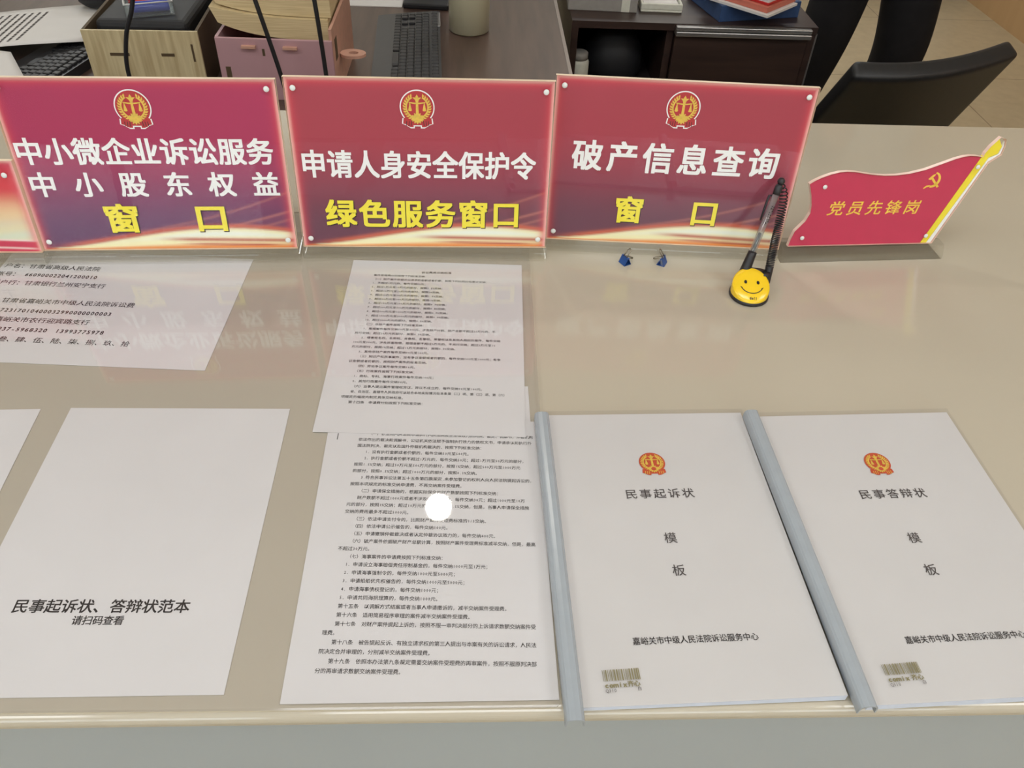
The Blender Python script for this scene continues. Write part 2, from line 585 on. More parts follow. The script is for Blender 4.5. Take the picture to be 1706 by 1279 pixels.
for i, (x, y) in enumerate(PANELS):
    o = empty('unseen_ceiling_panel', (x, y, CEIL), 'unseen rectangular white light panel lighting the room from the ceiling', 'ceiling light', group='ceiling light panels')
    MB().box(-.6, .6, -.32, -.28, -.022, 0, M['alu']).box(-.6, .6, .28, .32, -.022, 0, M['alu']).box(-.6, -.56, -.28, .28, -.022, 0, M['alu']).box(.56, .6, -.28, .28, -.022, 0, M['alu']).build('frame', o)
    MB().box(-.56, .56, -.28, .28, -.012, 0, M['lamp']).build('diffuser', o)
for i, (x, y) in enumerate(DOWN):
    o = empty('downlight', (x, y, CEIL), 'small round downlight in the ceiling over the staff desk', 'ceiling light')
    MB().lathe([(.046, -.002), (.06, -.008), (.064, 0)], M['alu'], 40).build('ring', o)
    MB().lathe([(0, -.004), (.046, -.004), (.046, -.001), (0, -.001)], M['bulb'], 40).build('lamp_face', o)

# ------------------------------------------------------------------ service counter
CY0, CY1 = 0.283, 1.305
o = empty('service_counter', (0, 0, FLOOR), 'long glossy cream service counter carrying signs, papers and folders', 'counter')
def zc(z): return z - FLOOR
mb = MB()
prof = []
h = 0.020
prof += [(CY1, 0.0)] + [(CY0 + .009 + .009 * math.cos(R(a)), -.009 + .009 * math.sin(R(a))) for a in range(90, 181, 10)]
prof += [(CY0 + .001, -.014), (CY0 + .004, -h), (CY1, -h)]
Mx = Matrix(((0, 0, 1, 0), (1, 0, 0, 0), (0, 1, 0, -FLOOR), (0, 0, 0, 1)))
mb.prism(prof, -2.6, 2.3, M['counter'], M=Mx)
mb.build('countertop', o)
MB().box(-2.58, 2.28, CY0 + 0.006, CY0 + 0.030, 0.0, zc(-h), M['counter_front']).build('front_panel', o)
MB().box(-2.58, 2.28, CY1 - 0.05, CY1 - 0.03, 0.0, zc(-h), M['darkwood']).build('back_panel', o)

# clear desk mat over the papers
mb = MB()
z0, z1 = 0.0018, 0.0036
poly = [(-1.5, 0.292), (0.058, 0.286)] + [(0.064 + 0.006 * math.cos(R(a)), 0.292 + 0.006 * math.sin(R(a))) for a in (-70, -45, -20, 0)] + [(0.0755, 0.872), (0.0745, 0.985), (-1.5, 0.985)]
mb.prism(poly, z0, z1, M['mat_pvc'], M['mat_edge'])
tag(mb.build('desk_mat'), 'clear plastic desk mat lying over the printed sheets on the counter', 'desk mat')

# ------------------------------------------------------------------ printed sheets
def sheet(name, loc, theta, w, h, z, label, cat='paper'):
    """origin at the sheet's top-left corner; local y runs towards the top edge"""
    mb = MB()
    mb.box(0, w, -h, 0, 0, 0.0002, M['paper'])
    o = mb.build(name)
    o.location = (loc[0], loc[1], z)
    o.rotation_euler = (0, 0, theta)
    return tag(o, label, cat)

ZT = 0.0003

# right-hand upper fee sheet
upper = ["案件受理费分别按照下列标准交纳：", "（一）财产案件根据诉讼请求的金额或者价额，按照下列比例分段累计交纳：", "1．不超过1万元的，每件交纳50元；", "2．超过1万元至10万元的部分，按照2.5%交纳；",
 "3．超过10万元至20万元的部分，按照2%交纳；", "4．超过20万元至50万元的部分，按照1.5%交纳；", "5．超过50万元至100万元的部分，按照1%交纳；", "6．超过100万元至200万元的部分，按照0.9%交纳；",
 "7．超过200万元至500万元的部分，按照0.8%交纳；", "8．超过500万元至1000万元的部分，按照0.7%交纳；", "9．超过1000万元至2000万元的部分，按照0.6%交纳；", "10．超过2000万元的部分，按照0.5%交纳。",
 "（二）非财产案件按照下列标准交纳：", "1．离婚案件每件交纳50元至300元。涉及财产分割，财产总额不超过20万元的，不", "-另行交纳；超过20万元的部分，按照0.5%交纳。", "2．侵害姓名权、名称权、肖像权、名誉权、荣誉权以及其他人格权的案件，每件交纳",
 "-100元至500元。涉及损害赔偿，赔偿金额不超过5万元的，不另行交纳；超过5万元至10", "-万元的部分，按照1%交纳；超过10万元的部分，按照0.5%交纳。", "3．其他非财产案件每件交纳50元至100元。", "（三）知识产权民事案件，没有争议金额或者价额的，每件交纳500元至1000元；有争",
 "-议金额或者价额的，按照财产案件的标准交纳。", "（四）劳动争议案件每件交纳10元。", "（五）行政案件按照下列标准交纳：", "1．商标、专利、海事行政案件每件交纳100元；", "2．其他行政案件每件交纳50元。",
 "（六）当事人提出案件管辖权异议，异议不成立的，每件交纳50元至100元。", "省、自治区、直辖市人民政府可以结合本地实际情况在本条第（二）项、第（三）项、第（六）", "-项规定的幅度内制定具体交纳标准。", "第十四条　申请费分别按照下列标准交纳："]
A = sheet('fee_sheet', (-0.1481, 0.8758), -0.0279, 0.2132, 0.3017, 0.0012, 'printed fee sheet with a bold heading line, its top edge under the middle red sign')
mb = MB()
line(mb, "诉讼费用交纳标准", 0.0875, -0.0230, 0.0047, M['ink'], ZT, 0.012, ang=0.02)
n = len(upper)
for i, t in enumerate(upper):
    y = -0.0315 - (0.2578 - 0.0315) * i / (n - 1)
    x = 0.0293
    if t[0] == '-':
        t, x = t[1:], 0.0208
    lw = sum(adv(c) for c in t)
    em = min(0.0042, (0.1945 - x) / lw)
    line(mb, t, x, y, em, M['ink'], ZT, 0.006, emh=0.0044)
mb.build('lettering', A)

lower = ["+（一）依法向人民法院申请执行人民法院发生法律效力的判决、裁定、调解书，仲裁机构", "依法作出的裁决和调解书，公证机关依法赋予强制执行效力的债权文书，申请承认和执行外", "国法院判决、裁定以及国外仲裁机构裁决的，按照下列标准交纳：",
 "+1．没有执行金额或者价额的，每件交纳50元至500元。", "+2．执行金额或者价额不超过1万元的，每件交纳50元；超过1万元至50万元的部分，", "按照1.5%交纳；超过50万元至500万元的部分，按照1%交纳；超过500万元至1000万元", "的部分，按照0.5%交纳；超过1000万元的部分，按照0.1%交纳。",
 "+3.符合民事诉讼法第五十五条第四款规定,未参加登记的权利人向人民法院提起诉讼的，", "按照本项规定的标准交纳申请费，不再交纳案件受理费。", "+（二）申请保全措施的，根据实际保全的财产数额按照下列标准交纳：",
 "+财产数额不超过1000元或者不涉及财产数额的，每件交纳30元；超过1000元至10万", "元的部分，按照1%交纳；超过10万元的部分，按照0.5%交纳，但是，当事人申请保全措施", "交纳的费用最多不超过5000元。", "+（三）依法申请支付令的，比照财产案件受理费标准的1/3交纳。", "+（四）依法申请公示催告的，每件交纳100元。",
 "+（五）申请撤销仲裁裁决或者认定仲裁协议效力的，每件交纳400元。", "+（六）破产案件依据破产财产总额计算，按照财产案件受理费标准减半交纳，但是，最高", "不超过30万元。", "+（七）海事案件的申请费按照下列标准交纳：", "+1．申请设立海事赔偿责任限制基金的，每件交纳1000元至1万元；", "+2．申请海事强制令的，每件交纳1000元至5000元；",
 "+3．申请船舶优先权催告的，每件交纳1000元至5000元；", "+4．申请海事债权登记的，每件交纳1000元；", "+5．申请共同海损理算的，每件交纳1000元。", "+第十五条　以调解方式结案或者当事人申请撤诉的，减半交纳案件受理费。", "+第十六条　适用简易程序审理的案件减半交纳案件受理费。",
 "+第十七条　对财产案件提起上诉的，按照不服一审判决部分的上诉请求数额交纳案件受", "理费。", "+第十八条　被告提起反诉、有独立请求权的第三人提出与本案有关的诉讼请求，人民法", "院决定合并审理的，分别减半交纳案件受理费。", "+第十九条　依照本办法第九条规定需要交纳案件受理费的再审案件，按照不服原判决部", "分的再审请求数额交纳案件受理费。"]
B = sheet('fee_sheet', (-0.1412, 0.5899), 0.0034, 0.210, 0.297, 0.0008, 'printed fee sheet of dense clauses lying beside the grey spine of the left folder')
mb = MB()
a0 = -R(1.8)
n = len(lower)
for i, t in enumerate(lower):
    d = 0.0172 + (0.2706 - 0.0172) * i / (n - 1)
    ind = 0.0088 if t[0] == '+' else 0.0
    t = t.lstrip('+')
    lw = sum(adv(c) for c in t)
    em = min(0.0043, (0.1735 - ind) / lw)
    ex, ey = math.cos(a0), math.sin(a0)
    px, py = 0.0316 - 0.0094 * i / (n - 1) + ind * ex, -d + ind * ey
    line(mb, t, px, py, em, M['ink'], ZT, 0.006, ang=a0, emh=0.0046)
mb.tube([(0.0106, -0.0172, ZT), (0.0104, -0.0255, ZT)], 0.0004, M['ink'], 4)
mb.build('lettering', B)

F_ = sheet('blank_sheet', (0.0620 - 0.1900, 0.6440), 0.0, 0.1905, 0.200, 0.0004, 'plain white sheet peeping out between the two fee sheets and the folder spine')
F_.rotation_euler = (0, 0, 0.0)

Cq = sheet('notice_sheet', (-0.4030, 0.6072), 0.0026, 0.219, 0.3067, 0.0004, 'white notice sheet with two short bold lines below a wide blank space')
mb = MB()
line(mb, "民事起诉状、答辩状范本", 0.0341, -0.2290, 0.01285, M['ink'], ZT, 0.016, res=3, ang=-0.012, emh=0.0132)
line(mb, "请扫码查看", 0.0853, -0.2425, 0.0082, M['ink'], ZT, 0.016, res=3, ang=-0.012, emh=0.0088)
mb.build('lettering', Cq)

D_ = sheet('account_sheet', (-0.2836 - 0.297 * math.cos(R(-2.844)) - 0.2105 * math.sin(R(2.844)) * -1 * -1, 0.6651), R(-2.844), 0.297, 0.2105, 0.0004, 'white sheet of bank account lines sticking out under the left red sign')
# place by its lower right corner
tv = Matrix.Rotation(R(-2.844), 2) @ Vector((0.297, -0.2105))
D_.location = (-0.2836 - tv.x, 0.6651 - tv.y, 0.0004)
mb = MB()
def dl(t, xr, y, em, bold=0.008, xl=None, z=ZT):
    lw = sum(adv(c) for c in t) * em
    x = 0.297 + (xl / 1000 if xl is not None else xr / 1000 - lw)
    line(mb, t, x, -0.2105 + y / 1000, em, M['ink'], z, bold, res=2, emh=0.0095)
dl("户名：甘肃省高级人民法院", -178, 175.0, 0.0096)
dl("账号：", None, 158.0, 0.0096, xl=-296)
dl("660900022041200010", -175, 158.0, 0.0093, 0.02)
dl("开户行：甘肃银行兰州安宁支行", -159, 141.0, 0.0096)
dl("甘肃省嘉峪关市中级人民法院诉讼费", -112, 106.8, 0.0096)
dl("272317010400032990000000003", -132, 88.8, 0.0094, 0.02)
dl("嘉峪关市农行迎宾路支行", -151, 72.2, 0.0097)
dl("0937-5968320", -191, 55.3, 0.0097, 0.02)
dl("13993775978", -128, 55.3, 0.0095, 0.02)
dl("壹、贰、叁、肆、伍、陆、柒、捌、玖、拾", -93.6, 38.0, 0.0096)
mb.build('lettering', D_)

E_ = sheet('blank_sheet', (-0.4320 - 0.21, 0.6060), 0.0, 0.210, 0.297, 0.0004, 'white sheet at the left edge of the photo, only its right side showing')
E_.rotation_euler = (0, 0, R(-2.2) * -1)
tv = Matrix.Rotation(R(2.2), 2) @ Vector((0.21, 0.0))
E_.location = (-0.4320 - tv.x, 0.6056 - tv.y, 0.0004)

# ------------------------------------------------------------------ slide-bar report folders
def folder(x0, y1, w, hgt, theta, t, label, title, bar_len, bar_z):
    """origin: top-left corner of the page block, y towards the top edge"""
    o = empty('report_folder', (x0, y1, 0.0), label, 'folder', rot=(0, 0, theta))
    # page block with a slightly lifted free corner
    mb = MB()
    nx, ny = 12, 12
    k = mb.mi(M['page'])
    ke = mb.mi(M['edge'])
    top, bot = [], []
    for j in range(ny + 1):
        rt_, rb_ = [], []
        for i in range(nx + 1):
            u, v = i / nx, j / ny
            lift = 0.0035 * (u ** 2) * (v ** 2)
            rt_.append(mb.bm.verts.new((w * u, -hgt * v, t + lift)))
            rb_.append(mb.bm.verts.new((w * u, -hgt * v, 0.0006 + lift * 0.3)))
        top.append(rt_)
        bot.append(rb_)
    for j in range(ny):
        for i in range(nx):
            mb.bm.faces.new((top[j + 1][i], top[j + 1][i + 1], top[j][i + 1], top[j][i])).material_index = k
            mb.bm.faces.new((bot[j][i], bot[j][i + 1], bot[j + 1][i + 1], bot[j + 1][i])).material_index = k
    for i in range(nx):
        mb.bm.faces.new((bot[ny][i], bot[ny][i + 1], top[ny][i + 1], top[ny][i])).material_index = ke
        mb.bm.faces.new((bot[0][i + 1], bot[0][i], top[0][i], top[0][i + 1])).material_index = ke
    for j in range(ny):
        mb.bm.faces.new((bot[j + 1][nx], bot[j][nx], top[j][nx], top[j + 1][nx])).material_index = ke
        mb.bm.faces.new((bot[j][0], bot[j + 1][0], top[j + 1][0], top[j][0])).material_index = ke
    mb.build('page_block', o)
    def zz(u, v, e=0.0003):
        return t + 0.0035 * u * u * v * v + e
    zt = t + 0.0003
    mb = MB()
    # clear cover film, a few millimetres larger than the pages
    nx, ny = 12, 12
    kf = mb.mi(M['film'])
    g = [[mb.bm.verts.new((-0.002 + (w + 0.004) * i / nx, 0.0045 - (hgt + 0.0055) * j / ny, t + 0.0013 + 0.0035 * (i / nx) ** 2 * (j / ny) ** 2)) for i in range(nx + 1)] for j in range(ny + 1)]
    for j in range(ny):
        for i in range(nx):
            f = mb.bm.faces.new((g[j + 1][i], g[j + 1][i + 1], g[j][i + 1], g[j][i]))
            f.material_index = kf
            f.smooth = True
    mb.build('clear_cover', o)
    mb = MB()
    def bend(px, py):
        return zz(px / w, -py / hgt, 0.0004)
    return o, bend

def bend_mesh(ob, w, h):
    for v in ob.data.vertices:
        v.co.z += 0.0035 * (v.co.x / w) ** 2 * (v.co.y / h) ** 2

def slide_bar(parent, pts, rad, length):
    """extruded bar with a rounded, grooved top and an open mouth at the near end"""
    (xa, ya), (xb, yb), z = pts
    d = Vector((xb - xa, yb - ya, 0))
    L_ = d.length
    d.normalize()
    side = Vector((-d.y, d.x, 0))      # to the left of the run
    if side.x > 0:
        side = -side
    outer = []
    wv, hv = rad
    for i in range(17):
        a = R(180 - 180 * i / 16)
        x = wv / 2 * math.copysign(abs(math.cos(a)) ** 0.55, math.cos(a))
        y = 0.0012 + (hv - 0.0012) * math.sin(a) ** 0.6
        if 3 < i < 13 and i % 2:
            y -= 0.0003
        outer.append((x, y))
    outer = [(-wv / 2, 0.0)] + outer + [(wv / 2, 0.0)]
    inner = [(x * 0.84, max(0.0, y - 0.0011)) for x, y in outer][::-1]
    poly = outer + inner
    mb = MB()
    Mx = Matrix((( -side.x, 0, -d.x, xb), (-side.y, 0, -d.y, yb), (0, 1, 0, z), (0, 0, 0, 1)))
    mb.prism(poly, 0, L_, M['bar'], M=Mx)
    return mb.build('spine_bar', parent)

def cover(o, w, hgt, t, title, em_c, title_x, title_y, tw, mo, ban, ctr_y, ctr_x, ctr_em, code, name2):
    zt = t + 0.0004
    e = emblem(o, em_c[0], em_c[1], 0.0275, zt, outline=False, field=M['orange'], gold=M['gold'])
    bend_mesh(e, w, hgt)
    mb = MB()
    spread(mb, title, title_x, title_x + tw, title_y - 0.0055, title_y + 0.0055, M['ink_grey'], zt, 0.006, 3)
    put(mb, '模', mo[0], mo[1], 0.0118, 0.0122, M['ink_grey'], zt, 0.004, 3)
    put(mb, '板', ban[0], ban[1], 0.0118, 0.0122, M['ink_grey'], zt, 0.004, 3)
    line(mb, "嘉峪关市中级人民法院诉讼服务中心", ctr_x, ctr_y, ctr_em, M['ink'], zt, 0.006, 2, ang=0.003, emh=0.0072)
    q = mb.build('lettering', o)
    bend_mesh(q, w, hgt)
    # barcode label on the film
    mb = MB()
    cx, cy, cw = code
    z = t + 0.0018
    rnd = random.Random(3)
    x = 0.0
    ca, sa = math.cos(0.03), math.sin(0.03)
    def P(x, y):
        return (cx + x * ca - y * sa, cy + x * sa + y * ca)
    while x < cw:
        bw = rnd.choice((0.0004, 0.0004, 0.0008, 0.0011))
        mb.flat([P(x, 0), P(x + bw, 0), P(x + bw, 0.0092), P(x, 0.0092)], z, M['olive'])
        x += bw + rnd.choice((0.0004, 0.0006, 0.0009))
    def tx(s, px, py, em, m, bold, sx=1.0):
        a, b = P(px, py)
        line(mb, s, a, b, em, m, z, bold, 2, ang=0.03, sx=sx)
    tx("comix", 0.0, -0.0034, 0.0060, M['olive'], 0.03, 1.15)
    tx("齐心", cw - 0.0105, -0.0034, 0.0050, M['olive'], 0.03)
    tx("Q310", 0.0005, -0.0078, 0.0040, M['ink_grey'], 0.0)
    tx("白", cw - 0.0035, -0.0076, 0.0034, M['ink_grey'], 0.0)
    q = mb.build('barcode_print', o)
    bend_mesh(q, w, hgt)

def flocal(o, px, py):
    return o.matrix_world.inverted() @ Vector((px, py, 0))

T1, T2 = 0.0055, 0.0075
o1, _ = folder(0.0740, 0.5953, 0.2090, 0.3105, R(1.5), T1, 'white slide-bar folder whose grey spine lies beside the fee sheets', '', 0, 0)
o2, _ = folder(0.2930, 0.5930, 0.2110, 0.3105, R(2.2), T2, 'white slide-bar folder whose spine overlaps the neighbouring folder, nearer the right edge', '', 0, 0)
bpy.context.view_layer.update()
for o, pts in ((o1, ((0.0735, 0.592), (0.0795, 0.2715), 0.0038)), (o2, ((0.2905, 0.594), (0.3015, 0.2775), 0.0064))):
    a = flocal(o, *pts[0])
    b = flocal(o, *pts[1])
    slide_bar(o, ((a.x, a.y), (b.x, b.y), pts[2]), (0.0150, 0.0105), 0)

# ------------------------------------------------------------------ the large red signs
def smooth(a, b, x):
    t = max(0.0, min(1.0, (x - a) / (b - a)))
    return t * t * (3 - 2 * t)
def mixc(a, b, t):
    t = max(0.0, min(1.0, t))
    return tuple(x + (y - x) * t for x, y in zip(a, b))

def art_sign(u, v, top, low):
    """printed background: crimson running into plum, gold streaks along the bottom"""
    c = mixc(low, top, smooth(0.10, 0.70, v))
    # thin light arcs
    for k, (s0, s1, p, amp) in enumerate(((0.10, 0.36, 1.7, 0.30), (0.02, 0.24, 1.5, 0.40), (0.03, 0.19, 2.2, 0.28))):
        if u > 0.25:
            s = s0 + (s1 - s0) * ((u - 0.25) / 0.75) ** p
            d = v - s
            c = mixc(c, lin((236, 150, 130)), amp * math.exp(-(d / 0.008) ** 2) * smooth(0.3, 0.6, u))
            if d < 0:
                c = mixc(c, lin((214, 120, 104)), 0.25 * amp * math.exp(d / 0.08) * smooth(0.4, 0.9, u))
    # broad band of light
    t = 0.004 + 0.128 * math.sin(math.pi * min(1.0, (u * 0.97 + 0.02) / 1.45)) ** 1.7
    b = smooth(t + 0.012, t - 0.012, v)
    q = v / max(t, 1e-3)
    band = mixc(lin((240, 150, 76)), lin((255, 248, 200)), smooth(0.05, 0.55, 1 - abs(q - 0.62) / 0.62))
    core = math.exp(-((q - 0.70) / 0.16) ** 2) * math.exp(-((u - 0.72) / 0.33) ** 2)
    band = mixc(band, lin((250, 255, 244)), core)
    red = math.exp(-((v - (0.062 - 0.03 * (u - 0.45))) / 0.012) ** 2) * smooth(0.42, 0.60, u)
    red2 = math.exp(-((v - (0.030 - 0.03 * (u - 0.5))) / 0.007) ** 2) * smooth(0.50, 0.66, u) * smooth(1.0, 0.86, u)
    band = mixc(band, lin((190, 70, 66)), min(1, red * 0.9 + red2 * 0.9))
    c = mixc(c, band, b)
    c = mixc(c, lin((226, 110, 80)), 0.8 * math.exp(-((v - t - 0.012) / 0.014) ** 2) * smooth(0.0, 0.2, u))
    return c

def art_left(u, v):
    c = mixc(lin((222, 66, 78)), lin((190, 40, 76)), smooth(0.80, 1.0, v))
    c = mixc(lin((244, 206, 164)), c, smooth(0.42, 0.72, v))
    c = mixc(lin((226, 232, 210)), c, smooth(0.16, 0.48, v))
    st = 0.5 + 0.5 * math.sin(40 * (v + 0.12 * math.sin(4 * u)))
    c = mixc(c, lin((248, 226, 170)), 0.35 * st * smooth(0.5, 0.3, v))
    r = 0.135 - 0.25 * max(0, u - 0.7) ** 2
    c = mixc(c, lin((212, 60, 92)), smooth(r + 0.008, r - 0.004, v))
    c = mixc(c, lin((252, 228, 224)), math.exp(-((v - r - 0.006) / 0.010) ** 2) + 0.9 * math.exp(-((v - (r - 0.085)) / 0.010) ** 2))
    return c

def printed(name, w, h, fn, parent, z, nx=150, ny=104, rim=0.0075, edge_glow=(255, 196, 188)):
    """a printed insert: grid in the local xy plane, the picture held in a colour attribute"""
    me = bpy.data.meshes.new(name)
    vs, fs, cols = [], [], []
    rc = lin(edge_glow)
    for j in range(ny + 1):
        for i in range(nx + 1):
            u, v = i / nx, j / ny
            vs.append((u * w, v * h, z))
            c = fn(u, v)
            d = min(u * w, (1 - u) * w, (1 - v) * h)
            c = mixc(c, lin((226, 66, 84)), 0.75 * math.exp(-(d / rim) ** 2))  # glow of light leaking through the acrylic edge, painted into the print
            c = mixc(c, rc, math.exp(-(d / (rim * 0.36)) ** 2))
            cols.append(c)
    for j in range(ny):
        for i in range(nx):
            a = j * (nx + 1) + i
            fs.append((a, a + 1, a + nx + 2, a + nx + 1))
    me.from_pydata(vs, [], fs)
    at = me.color_attributes.new('ink', 'FLOAT_COLOR', 'POINT')
    at.data.foreach_set('color', [x for c in cols for x in (*c, 1.0)])
    me.materials.append(M['print'])
    o = bpy.data.objects.new(name, me)
    C.objects.link(o)
    o.parent = parent
    return o

TILT = R(6)
def sign(loc, ang, label, w=0.302, h=0.206, art=None, marks=None, zbase=0.0037, screws=None):
    """a printed sheet between clear acrylic plates, leaning back from a clear foot"""
    o = empty('counter_sign', (loc[0], loc[1], zbase), label, 'sign', rot=(0, 0, ang))
    face = Matrix.Translation((0, 0, 0.02 - zbase)) @ Matrix.Rotation(R(90) - TILT, 4, 'X')
    def seat(ob):
        ob.matrix_local = face
        return ob
    # plates (local x right, y up the face, z towards the viewer)
    mb = MB()
    poly = [(0, 0), (w, 0), (w, h), (0, h)]
    mb.prism(poly, -0.0035, 0.0026, M['acrylic'], M['acrylic_edge'])
    seat(mb.build('panel', o))
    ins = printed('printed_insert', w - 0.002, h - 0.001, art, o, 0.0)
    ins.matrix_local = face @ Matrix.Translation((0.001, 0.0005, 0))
    # foot: riser and block
    mb = MB()
    zb = 0.0
    mb.box(0.0, w, -0.0030, 0.0045, 0.010, 0.0163, M['acrylic_base'])
    mb.box(-0.002, w + 0.002, -0.0050, 0.046, 0.0, 0.0098, M['acrylic_base'], 0.0015)
    mb.build('foot', o)
    for x, y in screws or ((0.0105, 0.195), (w - 0.0105, 0.195), (0.0105, 0.0115), (w - 0.0105, 0.0115)):
        mb = MB().lathe([(0.0, 0.0012), (0.0022, 0.0011), (0.0031, 0.0005), (0.0033, 0.0)], M['screw'], 20)
        s = mb.build('screw', o)
        s.matrix_local = face @ Matrix.Translation((x, y, 0.0027))
    if marks:
        marks(o, seat)
    return o

TOP1, LOW1 = lin((178, 44, 92)), lin((108, 62, 104))
TOP2, LOW2 = lin((174, 58, 78)), lin((112, 64, 86))
def letters(o, seat, whites, yellows):
    for a in whites:
        mb = MB()
        spread(mb, *a[:5], M['white'], 0.0009, 0.026, 4, 0.0, *a[5:])
        seat(mb.build('lettering', o))['label'] = 'white lettering'
    for a in yellows:
        mb = MB()
        a2 = (a[0], a[1] + 0.0008, a[2] + 0.0008, a[3] - 0.0012, a[4] - 0.0012)
        spread(mb, *a2, M['shade'], 0.0006, 0.036, 4, 0.0, *a[5:])
        spread(mb, *a[:5], M['yellow'], 0.0011, 0.030, 4, 0.0, *a[5:])
        seat(mb.build('lettering', o))['label'] = 'yellow lettering with dark shadow'

def marks1(o, seat):
    letters(o, seat, [("中小微企业诉讼服务", .0055, .2895, .1075, .1378, .0312), ("中小股东权益", .0095, .2905, .0685, .0975)],
            [("窗", .0815, .1235, .0225, .0580, .042), ("口", .1860, .2260, .0225, .0580, .042)])
    seat(emblem(o, .1455, .1705, .0395, 0.0008))
def marks2(o, seat):
    letters(o, seat, [("申请人身安全保护令", .0095, .2845, .0900, .1225, .0303)], [("绿色服务窗口", .0330, .2690, .0262, .0610)])
    seat(emblem(o, .1470, .1720, .0395, 0.0008))
def marks3(o, seat):
    letters(o, seat, [("破产信息查询", .0275, .2760, .0940, .1305, .0375)], [("窗", .0850, .1225, .0270, .0612, .0375), ("口", .1790, .2190, .0270, .0612, .0375)])
    seat(emblem(o, .1510, .1720, .0395, 0.0008))

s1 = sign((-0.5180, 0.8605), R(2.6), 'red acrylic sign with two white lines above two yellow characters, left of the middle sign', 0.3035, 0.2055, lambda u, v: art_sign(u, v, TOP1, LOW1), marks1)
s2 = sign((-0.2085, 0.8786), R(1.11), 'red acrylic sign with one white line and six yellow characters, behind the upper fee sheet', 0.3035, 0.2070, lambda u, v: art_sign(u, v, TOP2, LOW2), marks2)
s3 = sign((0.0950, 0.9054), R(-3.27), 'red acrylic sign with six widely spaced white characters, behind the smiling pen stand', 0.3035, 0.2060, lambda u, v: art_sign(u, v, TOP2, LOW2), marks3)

def marks4(o, seat):
    mb = MB()
    # pale line drawing of scales on the lower right
    w = 0.0009
    cx, cy = 0.262, 0.048
    L = lambda pts: mb.tube([(cx + x, cy + y, 0.0009) for x, y in pts], w, M['olive'], 5)
    L([(0, -0.022), (0, 0.03)])
    L([(-0.018, 0.016), (-0.015, 0.021), (0, 0.022), (0.015, 0.021), (0.02, 0.014)])
    L([(-0.022, 0.0), (-0.014, -0.004), (-0.004, 0.001)])
    L([(0.010, 0.001), (0.020, -0.003), (0.028, 0.002)])
    L([(-0.008, -0.022), (0.008, -0.022)])
    seat(mb.build('drawing', o))
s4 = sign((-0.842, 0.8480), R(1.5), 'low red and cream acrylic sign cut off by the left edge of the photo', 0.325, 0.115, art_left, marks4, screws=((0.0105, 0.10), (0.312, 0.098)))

# ------------------------------------------------------------------ the flag-shaped sign
o = empty('flag_sign', (0.4090, 0.8960, 0.0), 'red flag-shaped acrylic sign with yellow characters and pole on a clear block', 'sign', rot=(0, 0, R(3.86)))
face = Matrix.Translation((0, 0, 0.020)) @ Matrix.Rotation(R(82), 4, 'X')
flag = [(.003, 0), (.0045, .010), (.0075, .021), (.0185, .035), (.0225, .046), (.0215, .057), (.0180, .070), (.0125, .0846), (.0180, .0885), (.0270, .0930), (.0380, .0970), (.0480, .0993), (.0580, .1001), (.0680, .0994), (.0910, .0957),
        (.1080, .0942), (.1232, .0944), (.1400, .0963), (.1600, .1010), (.1790, .1083), (.1960, .1148), (.2060, .1175), (.2140, .1184), (.2230, .1178), (.2310, .1164)]
pole = [(.2319, .1215), (.2365, .1300), (.2459, .1414), (.2538, .1384), (.2555, .1290), (.2547, .1189), (.2470, .1130), (.2410, .1080), (.2019, .0)]
mb = MB()
mb.prism(flag + pole, -0.003, 0.003, M['acrylic'], M['flag_line'])
mb.build('panel', o).matrix_local = face
mb = MB()
inset = [(x + .0014, y) for x, y in flag]
red = [(x, max(0.0005, y - 0.0012)) for x, y in inset[:8]] + [(x, y - .0014) for x, y in inset[8:-1]] + [(.2295, .1155), (.1862, .0005)]
mb.prism(red, -0.0024, 0.0010, M['flag'], M['flag_edge'])
mb.build('printed_insert', o).matrix_local = face
mb = MB()
mb.prism([(.1866, .0005), (.1945, .0005), (.2395, .1150), (.2500, .1200), (.2520, .1290), (.2455, .1385), (.2385, .1300), (.2335, .1215), (.2300, .1155)], -0.0022, 0.0011, M['flag_yellow'])
mb.build('flagpole_print', o).matrix_local = face
mb = MB()
mb.prism([(.1949, .0005), (.2005, .0005), (.2405, .1095), (.2537, .1195), (.2545, .1290), (.2530, .1360), (.2526, .1285), (.2508, .1195), (.2400, .1146)], -0.0021, 0.0011, M['white'])
mb.build('white_stripe', o).matrix_local = face
mb = MB()
spread(mb, "党员先锋岗", .0470, .1690, .0415, .0600, M['flag_gold'], 0.0014, 0.012, 4, 0.18, 0.0215)
mb.build('lettering', o).matrix_local = face
# hammer and sickle
mb = MB()
def hs(poly):
    mb.flat([(.1760 + x * .0105, .0862 + y * .0105) for x, y in poly], 0.0014, M['flag_gold'])
sick = arc(-0.10, 0.10, 0.98, 78, -100, 22) + list(reversed(arc(-0.22, 0.16, 0.78, 70, -92, 22)))
hs(sick)
hs([(-0.30, -0.75), (-0.22, -0.55), (-0.70, -0.62), (-0.95, -0.85), (-1.02, -1.02), (-0.82, -0.98), (-0.60, -0.82)])
hs([(0.72, -0.92), (0.92, -0.74), (-0.18, 0.42), (-0.38, 0.24)])
hs([(-0.72, 0.20), (-0.28, 0.72), (0.12, 0.86), (0.02, 0.60), (-0.42, 0.08)])
q = mb.build('emblem', o)
q.matrix_local = face
q['label'] = 'yellow hammer and sickle'
for x, y in ((.0334, .0805), (.0197, .0117), (.2286, .1038), (.1899, .0111)):
    s = MB().lathe([(0.0, 0.0012), (0.0020, 0.0011), (0.0027, 0.0005), (0.0029, 0.0)], M['screw'], 18).build('screw', o)
    s.matrix_local = face @ Matrix.Translation((x, y, 0.0031))
mb = MB()
Mx = Matrix(((0, 0, 1, 0), (1, 0, 0, 0), (0, 1, 0, 0), (0, 0, 0, 1)))
